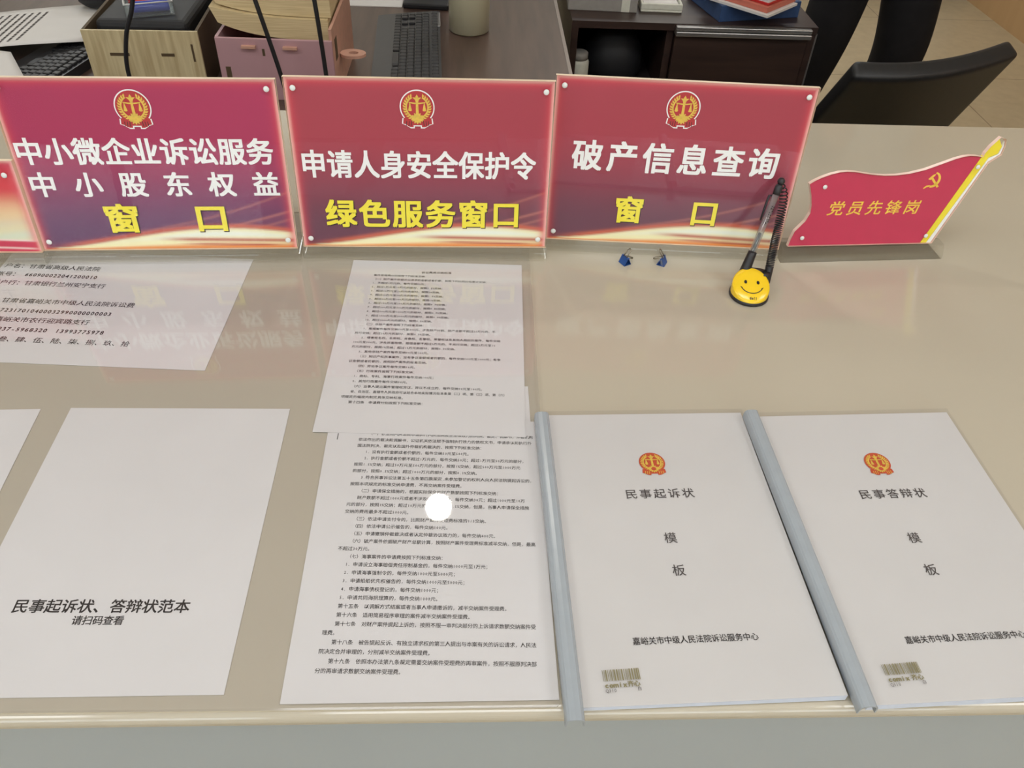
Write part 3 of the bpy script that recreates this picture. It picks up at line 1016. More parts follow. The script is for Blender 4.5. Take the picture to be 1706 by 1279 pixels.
mb.prism([(-0.010, 0), (0.040, 0), (0.040, 0.006), (0.010, 0.0185), (-0.004, 0.0185), (-0.010, 0.006)], -0.004, 0.220, M['acrylic_base'], M=Mx)
mb.build('foot', o)

# ------------------------------------------------------------------ pen stand and pen
ps = empty('pen_stand', (0.345, 0.8135, 0.0), 'yellow smiling-face pen stand with a black coiled cord', 'pen stand', rot=(0, 0, R(-6)))
MB().lathe([(.0222, 0.0), (.0242, .001), (.0242, .0038), (.0228, .005)], M['black'], 48, 1.0, 1.02).build('base', ps)
# sloping yellow body, high at the back
RB, RA = 0.0230, 1.02
mb = MB()
k = mb.mi(M['smile'])
NR, NA = 16, 48
def btop(x, y):
    return 0.0095 + 0.42 * (y + RB)
def dome(q):
    return -0.0045 + 0.0045 * math.sin(q * math.pi / 2)
rings = []
for i in range(NR):
    t = i / NR
    ring = []
    for j in range(NA):
        a = 2 * math.pi * j / NA
        if t < 0.35:
            x, y = RB * math.cos(a), RB * RA * math.sin(a)
            z = 0.0045 + (btop(x, y) - 0.0090) * t / 0.35
        else:
            q = (t - 0.35) / 0.65
            r = RB * math.cos(q * math.pi / 2) ** 0.7
            x, y = r * math.cos(a), r * RA * math.sin(a)
            z = btop(x, y) + dome(q)
        ring.append((x, y, z))
    rings.append(ring)
vr = [[mb.bm.verts.new(p) for p in ring] for ring in rings]
tip = mb.bm.verts.new((0, 0, btop(0, 0)))
for a, b in zip(vr, vr[1:]):
    for j in range(NA):
        f = mb.bm.faces.new((a[j], a[(j + 1) % NA], b[(j + 1) % NA], b[j]))
        f.material_index = k
        f.smooth = True
for j in range(NA):
    f = mb.bm.faces.new((vr[-1][j], vr[-1][(j + 1) % NA], tip))
    f.material_index = k
    f.smooth = True
mb.build('body', ps)
# face: eyes and smile on the slope
mb = MB()
def onface(x, y, e=0.0005):
    r = math.sqrt((x / RB) ** 2 + (y / (RB * RA)) ** 2)
    q = math.acos(min(1, r) ** (1 / 0.7)) / (math.pi / 2)
    return (x, y, btop(x, y) + dome(q) + e)
for s in (-1, 1):
    c = (s * 0.0076, 0.0005)
    mb.face([onface(c[0] + 0.0018 * math.cos(2 * math.pi * j / 16), c[1] + 0.0024 * math.sin(2 * math.pi * j / 16)) for j in range(16)], M['black'])
mb.tube([onface(0.0128 * math.sin(R(a)) / math.sin(R(66)), -0.0135 + 0.0075 * (1 - math.cos(R(a))) / (1 - math.cos(R(66))), 0.0002) for a in range(-66, 67, 6)], 0.00055, M['black'], 6)
for s in (-1, 1):
    mb.tube([onface(s * 0.0138, -0.0052, 0.0002), onface(s * 0.0115, -0.0070, 0.0002)], 0.00045, M['black'], 5)
mb.build('smiling_face', ps)
mb = MB()
line(mb, "deli", -0.0035, -0.0192, 0.0042, M['black'], 0.0, 0.03, 2, sx=1.1)
for v in mb.bm.verts:
    v.co = onface(v.co.x, v.co.y, 0.0006)
mb.build('lettering', ps)
# black rear saddle with the pen socket and the cord socket
mb = MB()
mb.lathe([(.0, .0), (.0165, .0), (.0180, .004), (.0170, .0195), (.0, .0205)], M['black'], 32, 1.12, 0.55, Matrix.Translation((0.006, 0.0195, 0.003)))
mb.build('saddle', ps)
bpy.context.view_layer.update()
inv = ps.matrix_world.inverted()
def w2p(*p):
    return inv @ Vector(p)
P0, P1 = Vector((0.3410, 0.8360, 0.018)), Vector((0.3735, 0.8830, 0.1120))
dp = (P1 - P0).normalized()
mb = MB()
mb.tube([w2p(*(P0 + dp * t)) for t in (-0.006, 0.004, 0.022, 0.028)], [0.0068, 0.0066, 0.0056, 0.0054], M['black'], 20)
mb.build('pen_socket', ps)
# cord: plain root, then a coil that opens up towards the pen's end
Q = [Vector(p) for p in ((.3710, .8330, .006), (.3720, .8380, .024), (.3765, .8540, .044), (.3812, .8690, .064), (.3838, .8810, .089), (.3812, .8860, .108), (.3750, .8850, .1145))]
def catmull(P, n):
    out = []
    for i in range(len(P) - 1):
        p0, p1, p2, p3 = P[max(i - 1, 0)], P[i], P[i + 1], P[min(i + 2, len(P) - 1)]
        for j in range(n):
            t = j / n
            out.append(0.5 * ((2 * p1) + (p2 - p0) * t + (2 * p0 - 5 * p1 + 4 * p2 - p3) * t * t + (3 * p1 - p0 - 3 * p2 + p3) * t ** 3))
    out.append(P[-1])
    return out
path = catmull(Q, 60)
mb = MB()
nroot = 72
mb.tube([w2p(*p) for p in path[:nroot:6]], 0.0050, M['black'], 16)
# helix
hel = []
lens = [0.0]
for a, b in zip(path, path[1:]):
    lens.append(lens[-1] + (b - a).length)
tot = lens[-1]
ph = 0.0
prev = None
st = 600
i0 = nroot - 12
s_now = lens[i0]
import bisect
while s_now < tot - 0.001:
    i = min(bisect.bisect(lens, s_now), len(path) - 1)
    f = (s_now - lens[i - 1]) / max(1e-9, lens[i] - lens[i - 1])
    p = path[i - 1].lerp(path[i], f)
    t = (path[i] - path[i - 1]).normalized()
    a = (Vector((1, 0, 0)) - t * t.x).normalized()
    b = t.cross(a)
    q = (s_now - lens[i0]) / (tot - lens[i0])
    rad = 0.0046 if q < 0.85 else 0.0046 * (1 - (q - 0.85) / 0.15 * 0.7)
    hel.append(w2p(*(p + (a * math.cos(ph) + b * math.sin(ph)) * rad)))
    pitch = 0.0021 + 0.0036 * max(0.0, (q - 0.35) / 0.65) ** 1.5
    ph += 2 * math.pi / 14
    s_now += pitch / 14
mb.tube(hel, 0.00078, M['black'], 6)
q = mb.build('coil_cord', ps)

pen = empty('pen', (0, 0, 0), 'clear ballpoint pen with black clip leaning in the smiling stand', 'pen')
mb = MB()
q0 = P0 + dp * 0.004
mb.tube([q0 + dp * t for t in (0.0, 0.004, 0.026, 0.106)], [0.0015, 0.0036, 0.0041, 0.0041], M['barrel'], 20)
mb.build('barrel', pen)
MB().tube([q0 + dp * t for t in (0.004, 0.048)], 0.0022, M['refill'], 12).build('refill', pen)
MB().tube([P1 + dp * t for t in (-0.010, -0.004, 0.0, 0.003)], [0.0043, 0.0047, 0.0047, 0.0035], M['black'], 20).build('end_cap', pen)
sp = MB()
sp.lathe([(0, -.0048), (.0028, -.0038), (.0045, -.001), (.0046, .0012), (.0028, .004), (0, .0048)], M['black'], 20, M=Matrix.Translation(P1 + dp * 0.0068))
sp.build('cord_ball', pen)
sd = Vector((-1, 0.35, 0)); sd = (sd - dp * sd.dot(dp)).normalized()
mb = MB()
mb.tube([P1 - dp * 0.012 + sd * 0.0040, P1 - dp * 0.013 + sd * 0.0068, P1 - dp * 0.020 + sd * 0.0070, P1 - dp * 0.044 + sd * 0.0056], [0.0012, 0.0015, 0.0015, 0.0013], M['black'], 8)
mb.build('clip', pen)
mb = MB()
ax = dp.cross(Vector((0, -1, 0.3))).normalized()
nrm = ax.cross(dp).normalized()
if nrm.y > 0:
    nrm = -nrm
ax = dp.cross(nrm)
for r_ in range(2):
    for i in range(9):
        if (i * 7 + r_ * 3) % 5 == 0:
            continue
        t0, w_ = -0.046 + i * 0.0026, 0.0015
        o_ = P1 + dp * t0 + nrm * 0.0043 + ax * (0.0013 - r_ * 0.0024)
        mb.face([o_, o_ + dp * w_, o_ + dp * w_ + ax * 0.0013, o_ + ax * 0.0013], M['ink'])
mb.build('barrel_print', pen)

# ------------------------------------------------------------------ two blue binder clips
def binder(loc, rot, label):
    o = empty('binder_clip', loc, label, 'binder clip', rot=(0, 0, rot))
    L_, hw, hh = 0.0125, 0.0052, 0.0098
    mb = MB()
    # spring body: folded triangle, standing on its back
    t = 0.0006
    outer = [(-hw, 0.0), (hw, 0.0), (0.0009, hh), (-0.0009, hh)]
    Mx = Matrix(((1, 0, 0, 0), (0, 0, 1, 0), (0, 1, 0, 0), (0, 0, 0, 1)))
    for a, b in zip(outer, outer[1:3] + [outer[3]]):
        pass
    segs = [((-hw, 0.0003), (hw, 0.0003)), ((hw, 0.0003), (0.0007, hh)), ((-hw, 0.0003), (-0.0007, hh))]
    for (xa, za), (xb, zb) in segs:
        d = Vector((xb - xa, zb - za)).normalized()
        nn = Vector((-d.y, d.x)) * t / 2
        poly = [(xa + nn.x, za + nn.y), (xb + nn.x, zb + nn.y), (xb - nn.x, zb - nn.y), (xa - nn.x, za - nn.y)]
        mb.prism(poly, -L_ / 2, L_ / 2, M['blue_metal'], M=Mx)
    for s in (-1, 1):
        mb.tube([(s * 0.0008, -L_ / 2, hh), (s * 0.0008, -L_ * .28, hh)], 0.0009, M['blue_metal'], 8)
        mb.tube([(s * 0.0008, L_ * .28, hh), (s * 0.0008, L_ / 2, hh)], 0.0009, M['blue_metal'], 8)
    mb.build('spring_body', o)
    for s, (dx, dz) in ((1, (0.9, -0.42)), (-1, (0.55, 0.80))):
        d = Vector((dx, 0, dz)).normalized()
        b0 = Vector((s * 0.0008, 0, hh))
        mb = MB()
        pts = [b0 + Vector((0, -0.0035, 0)), b0 + d * 0.006 + Vector((0, -0.0022, 0)), b0 + d * 0.0095 + Vector((0, -0.0028, 0)), b0 + d * 0.0118 + Vector((0, -0.0012, 0)), b0 + d * 0.0122,
               b0 + d * 0.0118 + Vector((0, 0.0012, 0)), b0 + d * 0.0095 + Vector((0, 0.0028, 0)), b0 + d * 0.006 + Vector((0, 0.0022, 0)), b0 + Vector((0, 0.0035, 0))]
        mb.tube(pts, 0.00075, M['wire'], 6)
        mb.build('handle', o)
    return o
binder((0.1990, 0.8800, 0.0), R(30), 'small blue binder clip with handles pointing right, below the third red sign')
binder((0.2475, 0.8800, 0.0), R(152), 'small blue binder clip with handles pointing left, nearer the pen stand')

# ------------------------------------------------------------------ staff side: desk and things on it
ZD = -0.15
o = empty('work_desk', (0, 0, FLOOR), 'brown wood work desk behind the counter holding organizers and keyboard', 'desk')
def D(z): return z - FLOOR
MB().box(-2.3, 0.222, 1.315, 2.75, D(ZD - .03), D(ZD), M['desk']).build('desktop', o)
MB().box(0.222, 0.230, 1.315, 2.75, D(ZD - .03), D(ZD) + .0005, M['desk_edge']).build('edge_band', o)
for x in (-2.28, 0.17):
    MB().box(x, x + .03, 1.34, 2.72, 0, D(ZD - .03), M['desk']).build('side_panel', o)
MB().box(-2.25, 0.17, 2.0, 2.02, 0.25, D(ZD - .03), M['desk']).build('back_panel', o)

# keyboards
def keyboard(loc, rot, label, w=0.155, l=0.43):
    """long side along local y; the palm rest is on the local -x side"""
    o = empty('keyboard', loc, label, 'keyboard', rot=(0, 0, rot))
    mb = MB()
    Mx = Matrix(((1, 0, 0, 0), (0, 0, 1, 0), (0, 1, 0, 0), (0, 0, 0, 1)))
    mb.prism([(-w / 2, 0.0), (w / 2, 0.0), (w / 2, 0.020), (w / 2 - .01, 0.021), (-w / 2 + .045, 0.013), (-w / 2, 0.008)], -l / 2, l / 2, M['kbd'], M=Mx)
    mb.build('case', o)
    km = MB().box(-.0075, .0075, -.0075, .0075, 0, .006, M['key'], 0.0016, 1).build('key', o)
    first = True
    for r in range(6):
        x = -w / 2 + .052 + r * 0.0172 + (0.004 if r == 5 else 0)
        zk = 0.0125 + 0.0075 * (r / 5)
        y = -l / 2 + 0.014
        c = 0
        while y < l / 2 - 0.010:
            if r == 0 and 4 <= c <= 8:
                if c == 6:
                    k_ = km.copy()
                    C.objects.link(k_)
                    k_.parent = o
                    k_.location = (x, y, zk)
                    k_.scale = (1, 5.2, 1)
            elif not (17 <= c <= 19 and r in (1, 2) and c != 18):
                if first:
                    k_ = km
                    first = False
                else:
                    k_ = km.copy()
                    C.objects.link(k_)
                k_.parent = o
                k_.location = (x, y, zk)
            y += 0.0187
            c += 1
    return o
kb = keyboard((-0.152, 1.965, ZD), R(2.5), 'black keyboard on the brown desk beside the pale cup')
MB().box(.068, .0785, .105, .20, .0205, .0225, M['silver'], 0.001).build('shiny_strip', kb)
keyboard((-0.893, 1.905, ZD), R(-13), 'black keyboard half hidden between the white papers and the wooden organizer')

# pale cup
o = empty('cup', (-0.008, 2.115, ZD), 'pale green cup standing on the brown desk right of the keyboard', 'cup')
MB().lathe([(.0, .003), (.046, .0), (.050, .004), (.0512, .15), (.0495, .152), (.0475, .150), (.046, .012), (0, .010)], M['cup'], 48).build('body', o)
MB().lathe([(.0, .153), (.050, .1525), (.052, .156), (.052, .176), (.047, .182), (0, .184)], M['matte'], 48).build('lid', o)

# monitor with a black foot
o = empty('monitor', (-0.12, 2.36, ZD), 'black monitor whose square foot stands behind the keyboard', 'monitor', rot=(0, 0, R(-4)))
MB().box(-.055, .065, -.11, .11, 0, .014, M['matte'], 0.004).build('foot', o)
MB().box(.02, .05, -.03, .03, .014, .24, M['matte'], 0.004).build('stem', o)
MB().box(-.03, .02, -.28, .28, .18, .52, M['matte'], 0.006).build('screen', o)
# white paper beside it
tag(MB().box(-.36, -.185, 2.262, 2.44, ZD, ZD + .002, M['paper']).build('paper_sheet'), 'white paper lying by the monitor foot at the top of the photo', 'paper')

# light wooden organizer with a black pouch and a clear pen box in it
o = empty('desk_organizer', (-0.778, 1.70, ZD), 'light ash wood desk organizer with slotted front panel', 'organizer', rot=(0, 0, R(2)))
W_, Dp, Hh = 0.226, 0.300, 0.125
mb = MB()
mb.box(0, W_, 0, 0.006, 0, Hh, M['lightwood'])
for q in ((.045, .083, .055, .061), (.146, .172, .055, .061), (.208, .212, .045, .080)):
    mb.box(q[0], q[1], -0.0006, 0.0, q[2] + .02, q[3] + .02, M['slot'])
mb.build('front_panel', o)
MB().box(0, .006, .006, Dp, 0, Hh, M['slot']).build('side_panel', o)
MB().box(W_ - .006, W_, .006, Dp, 0, Hh, M['slot']).build('side_panel', o)
MB().box(.006, W_ - .006, Dp - .006, Dp, 0, Hh, M['slot']).build('back_panel', o)
MB().box(.006, W_ - .006, .006, Dp - .006, 0, .006, M['lightwood']).build('bottom_board', o)
po = MB().box(-.757, -.574, 1.722, 1.975, ZD + .02, -.012, M['matte'], 0.012, 3).build('pouch')
tag(po, 'dark grey pouch lying inside the light wooden organizer', 'pouch')
po.location = (0, 0, 0)
o = empty('pen_box', (-0.693, 1.733, -0.0118), 'clear plastic box of blue and red pens on the dark pouch', 'box', rot=(0, 0, R(20)))
mb = MB()
for q in ((0, .092, 0, .003, 0, .026), (0, .092, .085, .088, 0, .026), (0, .003, .003, .085, 0, .026), (.089, .092, .003, .085, 0, .026), (.003, .089, .003, .085, 0, .002)):
    mb.box(*q, M['boxclear'])
mb.build('tray', o)
MB().tube([(0, .0, .026), (.092, .0, .026), (.092, .088, .026), (0, .088, .026), (0, 0, .026)], 0.0016, M['alu'], 6).build('rim', o)
for i, (y, m_) in enumerate(((.014, 'bluepen'), (.030, 'bluepen'), (.047, 'bluepen'), (.064, 'redpen'), (.078, 'redpen'))):
    p_ = Vector((-0.693, 1.733, -0.0118)) + Matrix.Rotation(R(20), 3, 'Z') @ Vector((0.008, y, 0.0102))
    ob = MB().tube([(0, 0, 0), (.006, 0, 0), (.010, 0, 0), (.074, 0, 0), (.077, 0, 0)], [.001, .0035, .0058, .0062, .004], M[m_], 12).build('pen')
    ob.location = p_
    ob.rotation_euler = (0, 0, R(20))
    nm = ['blue pen nearest the front wall of the clear pen box', 'second blue pen from the front in the clear pen box', 'blue pen next to the red pens in the clear pen box', 'red pen beside the blue ones in the clear pen box', 'red pen at the back wall of the clear pen box'][i]
    tag(ob, nm, 'pen', 'pens in the clear box')

# pink organizer with paper bundles
o = empty('desk_organizer', (-0.512, 1.68, ZD), 'dusty pink desk organizer with a ring tab on its side, loaded with thick paper bundles', 'organizer', rot=(0, 0, R(-1)))
W_, Dp, Hh = 0.232, 0.27, 0.126
mb = MB()
mb.box(0, W_, 0, .006, 0, Hh, M['pink'], 0.002)
mb.box(.052, .080, -.008, 0.0, .108, .113, M['pinkwood'])
mb.box(.134, .162, -.008, 0.0, .108, .113, M['pinkwood'])
mb.box(.091, .096, -.0006, 0.0, .092, .106, M['slot'])
mb.box(.012, .022, -.0006, 0.0, .045, .068, M['slot'])
mb.build('front_panel', o)
for x, nm in ((0, 'side_panel'), (W_ - .006, 'side_panel')):
    MB().box(x, x + .006, .006, Dp, 0, Hh + (.02 if x else 0), M['pinkwood'] if x else M['pink']).build(nm, o)
MB().box(.006, W_ - .006, .006, Dp, 0, .006, M['pink']).build('bottom_board', o)
MB().box(.006, W_ - .006, Dp - .006, Dp, .006, Hh + .02, M['pink']).build('back_panel', o)
MB().box(W_, W_ + .0006, .03, .055, .075, .118, M['slot']).build('side_slot', o)
mb = MB()
pts = arc(.028, 0, .026, -90, 90, 14, .020)
ring_o = [(0, -.018)] + [(x - .004, y) for x, y in pts] + [(0, .018)]
ring_i = arc(.026, 0, .009, 0, 345, 16, .007)
Mx = Matrix.Translation((W_, .085, .066))
# ring tab: outer half round with a hole, built as a strip
no = 24
oo = [(.024 + (.030 if math.cos(R(15 * j)) > 0 else .024) * math.cos(R(15 * j)), .021 * math.sin(R(15 * j))) for j in range(no)]
ii = [(.028 + .010 * math.cos(R(15 * j)), .008 * math.sin(R(15 * j))) for j in range(no)]
for j in range(no):
    a, b = oo[j], oo[(j + 1) % no]
    c, d = ii[(j + 1) % no], ii[j]
    mb.prism([a, b, c, d], 0, .006, M['pinkwood'], M=Mx)
mb.build('ring_tab', o)

def bundle(name, x0, x1, y0, y1, z0, th, sag, label, th2=None):
    """thick bundle of sheets, its left end curling up"""
    mb = MB()
    nx, ny = 18, 8
    k = mb.mi(M['pages'])
    def pos(i, j, topf):
        u, v = i / nx, j / ny
        lift = sag * (1 - u) ** 3
        return (x0 + (x1 - x0) * u + (0.012 * (0.5 - topf) * (1 - u) ** 4), y0 + (y1 - y0) * v, z0 + lift + (th * topf) * (1 - 0.25 * (1 - u) ** 4))
    g = [[[mb.bm.verts.new(pos(i, j, t)) for i in range(nx + 1)] for j in range(ny + 1)] for t in (0, 1)]
    for j in range(ny):
        for i in range(nx):
            mb.bm.faces.new((g[1][j][i], g[1][j][i + 1], g[1][j + 1][i + 1], g[1][j + 1][i])).material_index = k
            mb.bm.faces.new((g[0][j + 1][i], g[0][j + 1][i + 1], g[0][j][i + 1], g[0][j][i])).material_index = k
    for i in range(nx):
        mb.bm.faces.new((g[0][0][i], g[0][0][i + 1], g[1][0][i + 1], g[1][0][i])).material_index = k
        mb.bm.faces.new((g[0][ny][i + 1], g[0][ny][i], g[1][ny][i], g[1][ny][i + 1])).material_index = k
    for j in range(ny):
        mb.bm.faces.new((g[0][j + 1][0], g[0][j][0], g[1][j][0], g[1][j + 1][0])).material_index = k
        mb.bm.faces.new((g[0][j][nx], g[0][j + 1][nx], g[1][j + 1][nx], g[1][j][nx])).material_index = k
    return tag(mb.build(name), label, 'paper bundle', 'paper bundles on the pink organizer')
bundle('paper_bundle', -.512, -.289, 1.705, 1.94, -.034, .040, .030, 'thick cream paper bundle resting in the pink organizer under the other')
bundle('paper_bundle', -.512, -.283, 1.715, 1.95, .0075, .038, .022, 'cream paper bundle lying on top of the other bundle over the pink organizer')

# papers on the left
def curl(name, pts, label, m=M['paper'], lines=None):
    mb = MB()
    nx, ny = 14, 8
    a, b, c, d = [Vector(p) for p in pts]    # near-left, near-right, far-right, far-left
    k = mb.mi(m)
    g = []
    for j in range(ny + 1):
        row = []
        for i in range(nx + 1):
            u, v = i / nx, j / ny
            p = a.lerp(b, u).lerp(d.lerp(c, u), v)
            p.z += 0.012 * math.sin(u * math.pi * 1.1) * (0.4 + 0.6 * (1 - v))
            row.append(p)
        g.append(row)
    vs = [[mb.bm.verts.new(p) for p in row] for row in g]
    for j in range(ny):
        for i in range(nx):
            f = mb.bm.faces.new((vs[j][i], vs[j][i + 1], vs[j + 1][i + 1], vs[j + 1][i]))
            f.material_index = k
            f.smooth = True
    o = mb.build(name)
    so = o.modifiers.new('thick', 'SOLIDIFY')
    so.thickness = 0.0006
    so.offset = 1
    tag(o, label, 'paper')
    if lines:
        tb = MB()
        rnd = random.Random(5)
        kk = tb.mi(M['ink_grey'])
        def at(u, v):
            p = a.lerp(b, u).lerp(d.lerp(c, u), v)
            p.z += 0.012 * math.sin(u * math.pi * 1.1) * (0.4 + 0.6 * (1 - v)) + 0.0012
            return p
        for i in range(lines):
            u = 0.06 + 0.62 * i / lines
            v0, v1 = 0.86, 0.86 - rnd.choice((0.7, 0.74, 0.5, 0.72, 0.6))
            v = v0
            while v > v1:
                dv = rnd.uniform(0.02, 0.06)
                tb.face([at(u, v), at(u + .012, v), at(u + .012, v - dv), at(u, v - dv)], M['ink_grey'])
                v -= dv + 0.012
        tb.build('lettering', o)
    return o
curl('paper_sheet', [(-1.25, 1.72, -.128), (-.855, 1.885, -.114), (-.868, 2.165, -.124), (-1.28, 2.010, -.134)], 'curling printed white sheet lying over the left keyboard behind the signs', lines=17)
o = curl('paper_sheet', [(-1.16, 1.60, -.105), (-.886, 1.64, -.105), (-.975, 1.785, -.105), (-1.20, 1.80, -.105)], 'greyish printed sheet at the left edge in front of the curling one', lines=5)

# dark rounded shape, built as a headset, lying on the papers
o = empty('headset', (-0.897, 2.130, -0.116), 'black rounded headset lying at the top of the curling white sheet', 'headset', rot=(0, 0, R(20)))
MB().lathe([(.0, .0), (.040, .0), (.050, .010), (.052, .030), (.044, .046), (0, .050)], M['matte'], 32, 1.1, 1.0).build('ear_cushion', o)
MB().tube([(0.0, .03, .03), (-.02, .09, .08), (-.05, .16, .10), (-.08, .22, .08)], [.012, .010, .010, .012], M['matte'], 12).build('headband', o)

# black cables hanging down behind the signs
def cable(pts, label, r=0.0042):
    mb = MB()
    mb.tube(catmull([Vector(p) for p in pts], 10), r, M['matte'], 10)
    return tag(mb.build('cable'), label, 'cable', 'black cables behind the signs')
cable([(-.62, 2.62, -.146), (-.62, 2.56, -.02), (-.58, 2.2, .22), (-.48, 1.80, .26), (-.425, 1.62, .17), (-.399, 1.60, .075), (-.373, 1.60, -.062), (-.36, 1.59, -.146)], 'black cable crossing the left half of the pink organizer')
cable([(-.50, 2.64, -.146), (-.50, 2.58, -.02), (-.45, 2.2, .22), (-.35, 1.80, .26), (-.305, 1.62, .17), (-.291, 1.60, .078), (-.285, 1.60, -.060), (-.282, 1.59, -.146)], 'black cable crossing the right half of the pink organizer')
cable([(-.74, 2.60, -.146), (-.74, 2.54, -.02), (-.70, 2.2, .22), (-.62, 1.80, .26), (-.604, 1.62, .17), (-.621, 1.60, .068), (-.650, 1.60, .003), (-.665, 1.60, -.068), (-.655, 1.60, -.146)], 'black cable bending in front of the light wooden organizer')

# ------------------------------------------------------------------ low cabinet behind
o = empty('low_cabinet', (0, 0, FLOOR), 'dark brown low cabinet with an aluminium drawer grip behind the counter', 'cabinet')
x0, x1, y0, y1 = 0.26, 0.915, 2.205, 2.66
MB().box(x0, x1, y0, y1, D(ZD - .018), D(ZD), M['darkwood']).build('top_board', o)
MB().box(x0, x0 + .018, y0, y1, 0, D(ZD - .018), M['darkwood']).build('side_panel', o)
MB().box(x1 - .018, x1, y0 + .004, y1, 0, D(ZD - .018), M['darkwood']).build('side_panel', o)
MB().box(x1 - .001, x1 + .003, y0 + .002, y0 + .012, .02, D(ZD - .018), M['silver']).build('edge_strip', o)
MB().box(x0 + .018, x1 - .018, y1 - .018, y1, 0, D(ZD - .018), M['darkvoid']).build('back_board', o)
MB().box(.515, .533, y0 + .01, y1 - .018, 0, D(ZD - .018), M['darkwood']).build('divider', o)
MB().box(x0 + .018, .515, y0 + .01, y1 - .018, D(-.36), D(-.345), M['darkvoid']).build('shelf', o)
dr = MB().box(.536, x1 - .022, y0 - .004, y0 + .014, D(-.44), D(-.178), M['darkwood']).build('drawer', o)
mb = MB()
mb.box(.534, x1 - .018, y0 - .014, y0 + .012, D(-.163), D(-.153), M['silver'], .002)
mb.box(.534, x1 - .018, y0 - .018, y0 + .012, D(-.177), D(-.165), M['silver'], .002)
g_ = mb.build('grip', dr)
dr2 = MB().box(.536, x1 - .022, y0 - .004, y0 + .014, D(-.80), D(-.446), M['darkwood']).build('drawer', o)

jar = empty('jar', (.292, 2.245, -.345), 'white jar on the open shelf of the dark cabinet', 'jar')
MB().lathe([(0, 0), (.026, 0), (.028, .004), (.028, .075), (.024, .082), (0, .082)], M['palebox'], 28).build('body', jar)
MB().lathe([(0, .0825), (.024, .0825), (.024, .098), (.021, .101), (0, .101)], M['greybox'], 28).build('lid', jar)
o = empty('bag', (.40, 2.34, -.345), 'black bag slumped on the open shelf of the dark cabinet', 'bag')
MB().lathe([(0, 0), (.070, 0), (.085, .03), (.080, .08), (.055, .125), (.02, .14), (0, .14)], M['matte'], 24, 1.0, .8).build('body', o)
MB().tube([(-.04, 0, .12), (-.03, -.01, .165), (.0, -.015, .18), (.03, -.01, .165), (.04, 0, .12)], .006, M['matte'], 8).build('handle', o)

def boxthing(name, loc, rot, size, m, label, cat, bev=.002, extra=None, group=None):
    o = MB().box(-size[0] / 2, size[0] / 2, -size[1] / 2, size[1] / 2, 0, size[2], m, bev).build(name)
    o.location = loc
    o.rotation_euler = (0, 0, rot)
    return tag(o, label, cat, group)
# grey box with a pale end band
o = boxthing('file_box', (.352, 2.38, ZD), R(-3), (.185, .20, .06), M['greybox'], 'grey card box with a pale band on the dark cabinet top', 'box')
MB().box(.050, .072, -.1008, .1008, 0.001, .0608, M['palebox']).build('band', o)
# pale tray with papers
o = empty('paper_tray', (.510, 2.37, ZD), 'pale paper tray next to the grey box on the dark cabinet', 'tray', rot=(0, 0, R(-2)))
mb = MB()
mb.box(-.056, .056, -.085, .115, 0, .006, M['palebox'], .002)
mb.box(-.056, .056, -.085, -.078, .006, .022, M['palebox'], .002)
mb.box(.050, .056, -.078, .115, .006, .022, M['palebox'], .002)
mb.box(-.056, -.050, -.078, .115, .006, .022, M['palebox'], .002)
mb.build('tray', o)
tag(MB().box(.462, .556, 2.31, 2.48, ZD + .0065, ZD + .016, M['paper']).build('paper_stack'), 'stack of white paper lying in the pale tray', 'paper')
# navy box, salmon slab painted as the book's lit side, red book
o = boxthing('file_box', (.742, 2.348, ZD), R(13.5), (.236, .20, .042), M['bluebox'], 'navy blue card box on the dark cabinet under the red book', 'box')
o = MB()
o.box(-.075, .075, -.10, .10, 0, .006, M['paper'])
q = tag(o.build('paper_stack'), 'white paper sheaf with corner forward on the navy box', 'paper')
q.location = (.732, 2.262, ZD + .0425)
q.rotation_euler = (0, 0, R(44))
q = boxthing('folder', (.733, 2.274, ZD + .0490), R(44), (.145, .195, .014), M['salmon'], 'salmon slab with corner forward, coloured as the lit side of the red book', 'folder', .001)
q = empty('book', (.737, 2.282, ZD + .0635), 'red covered book on top of the navy box pile', 'book', rot=(0, 0, R(44)))
MB().box(-.070, .070, -.095, .095, 0, .006, M['redbook'], .001).build('cover', q)
MB().box(-.067, .068, -.092, .092, .006, .018, M['paper']).build('pages', q)
MB().box(-.070, .070, -.095, .095, .018, .024, M['redbook'], .001).build('cover', q)

# ------------------------------------------------------------------ office chair, seen from behind
o = empty('office_chair', (1.12, 2.20, FLOOR), 'black office chair with padded back behind the right end of the counter', 'chair', rot=(0, 0, 0))
def ch(x, y, z):
    return Vector((x - 1.12, y - 2.20, z - FLOOR))
bl, br_, tl, tr_ = ch(.905, 2.09, -.40), ch(1.325, 2.13, -.40), ch(.890, 1.862, -.146), ch(1.318, 1.945, -.108)
mb = MB()
nx, ny = 20, 14
k = mb.mi(M['chair'])
cent = []
for j in range(ny + 1):
    v = j / ny
    row = []
    for i in range(nx + 1):
        u = i / nx
        p = bl.lerp(br_, u).lerp(tl.lerp(tr_, u), v ** 0.9)
        p.y -= 0.03 * (4 * u * (1 - u))           # curved outward towards the counter
        p.z -= 0.012 * math.sin(math.pi * u) * v
        row.append(p)
    cent.append(row)
vs = [[mb.bm.verts.new(p) for p in row] for row in cent]
for j in range(ny):
    for i in range(nx):
        f = mb.bm.faces.new((vs[j][i], vs[j][i + 1], vs[j + 1][i + 1], vs[j + 1][i]))
        f.material_index = k
        f.smooth = True
b_ = mb.build('backrest', o)
so = b_.modifiers.new('pad', 'SOLIDIFY')
so.thickness = 0.048
so.offset = -1
bv = b_.modifiers.new('round', 'BEVEL')
bv.width = 0.012
bv.segments = 3
bv.limit_method = 'ANGLE'
MB().box(-.02, .25, -.04, .24, .40, .47, M['chair'], .03, 3).build('seat', o)
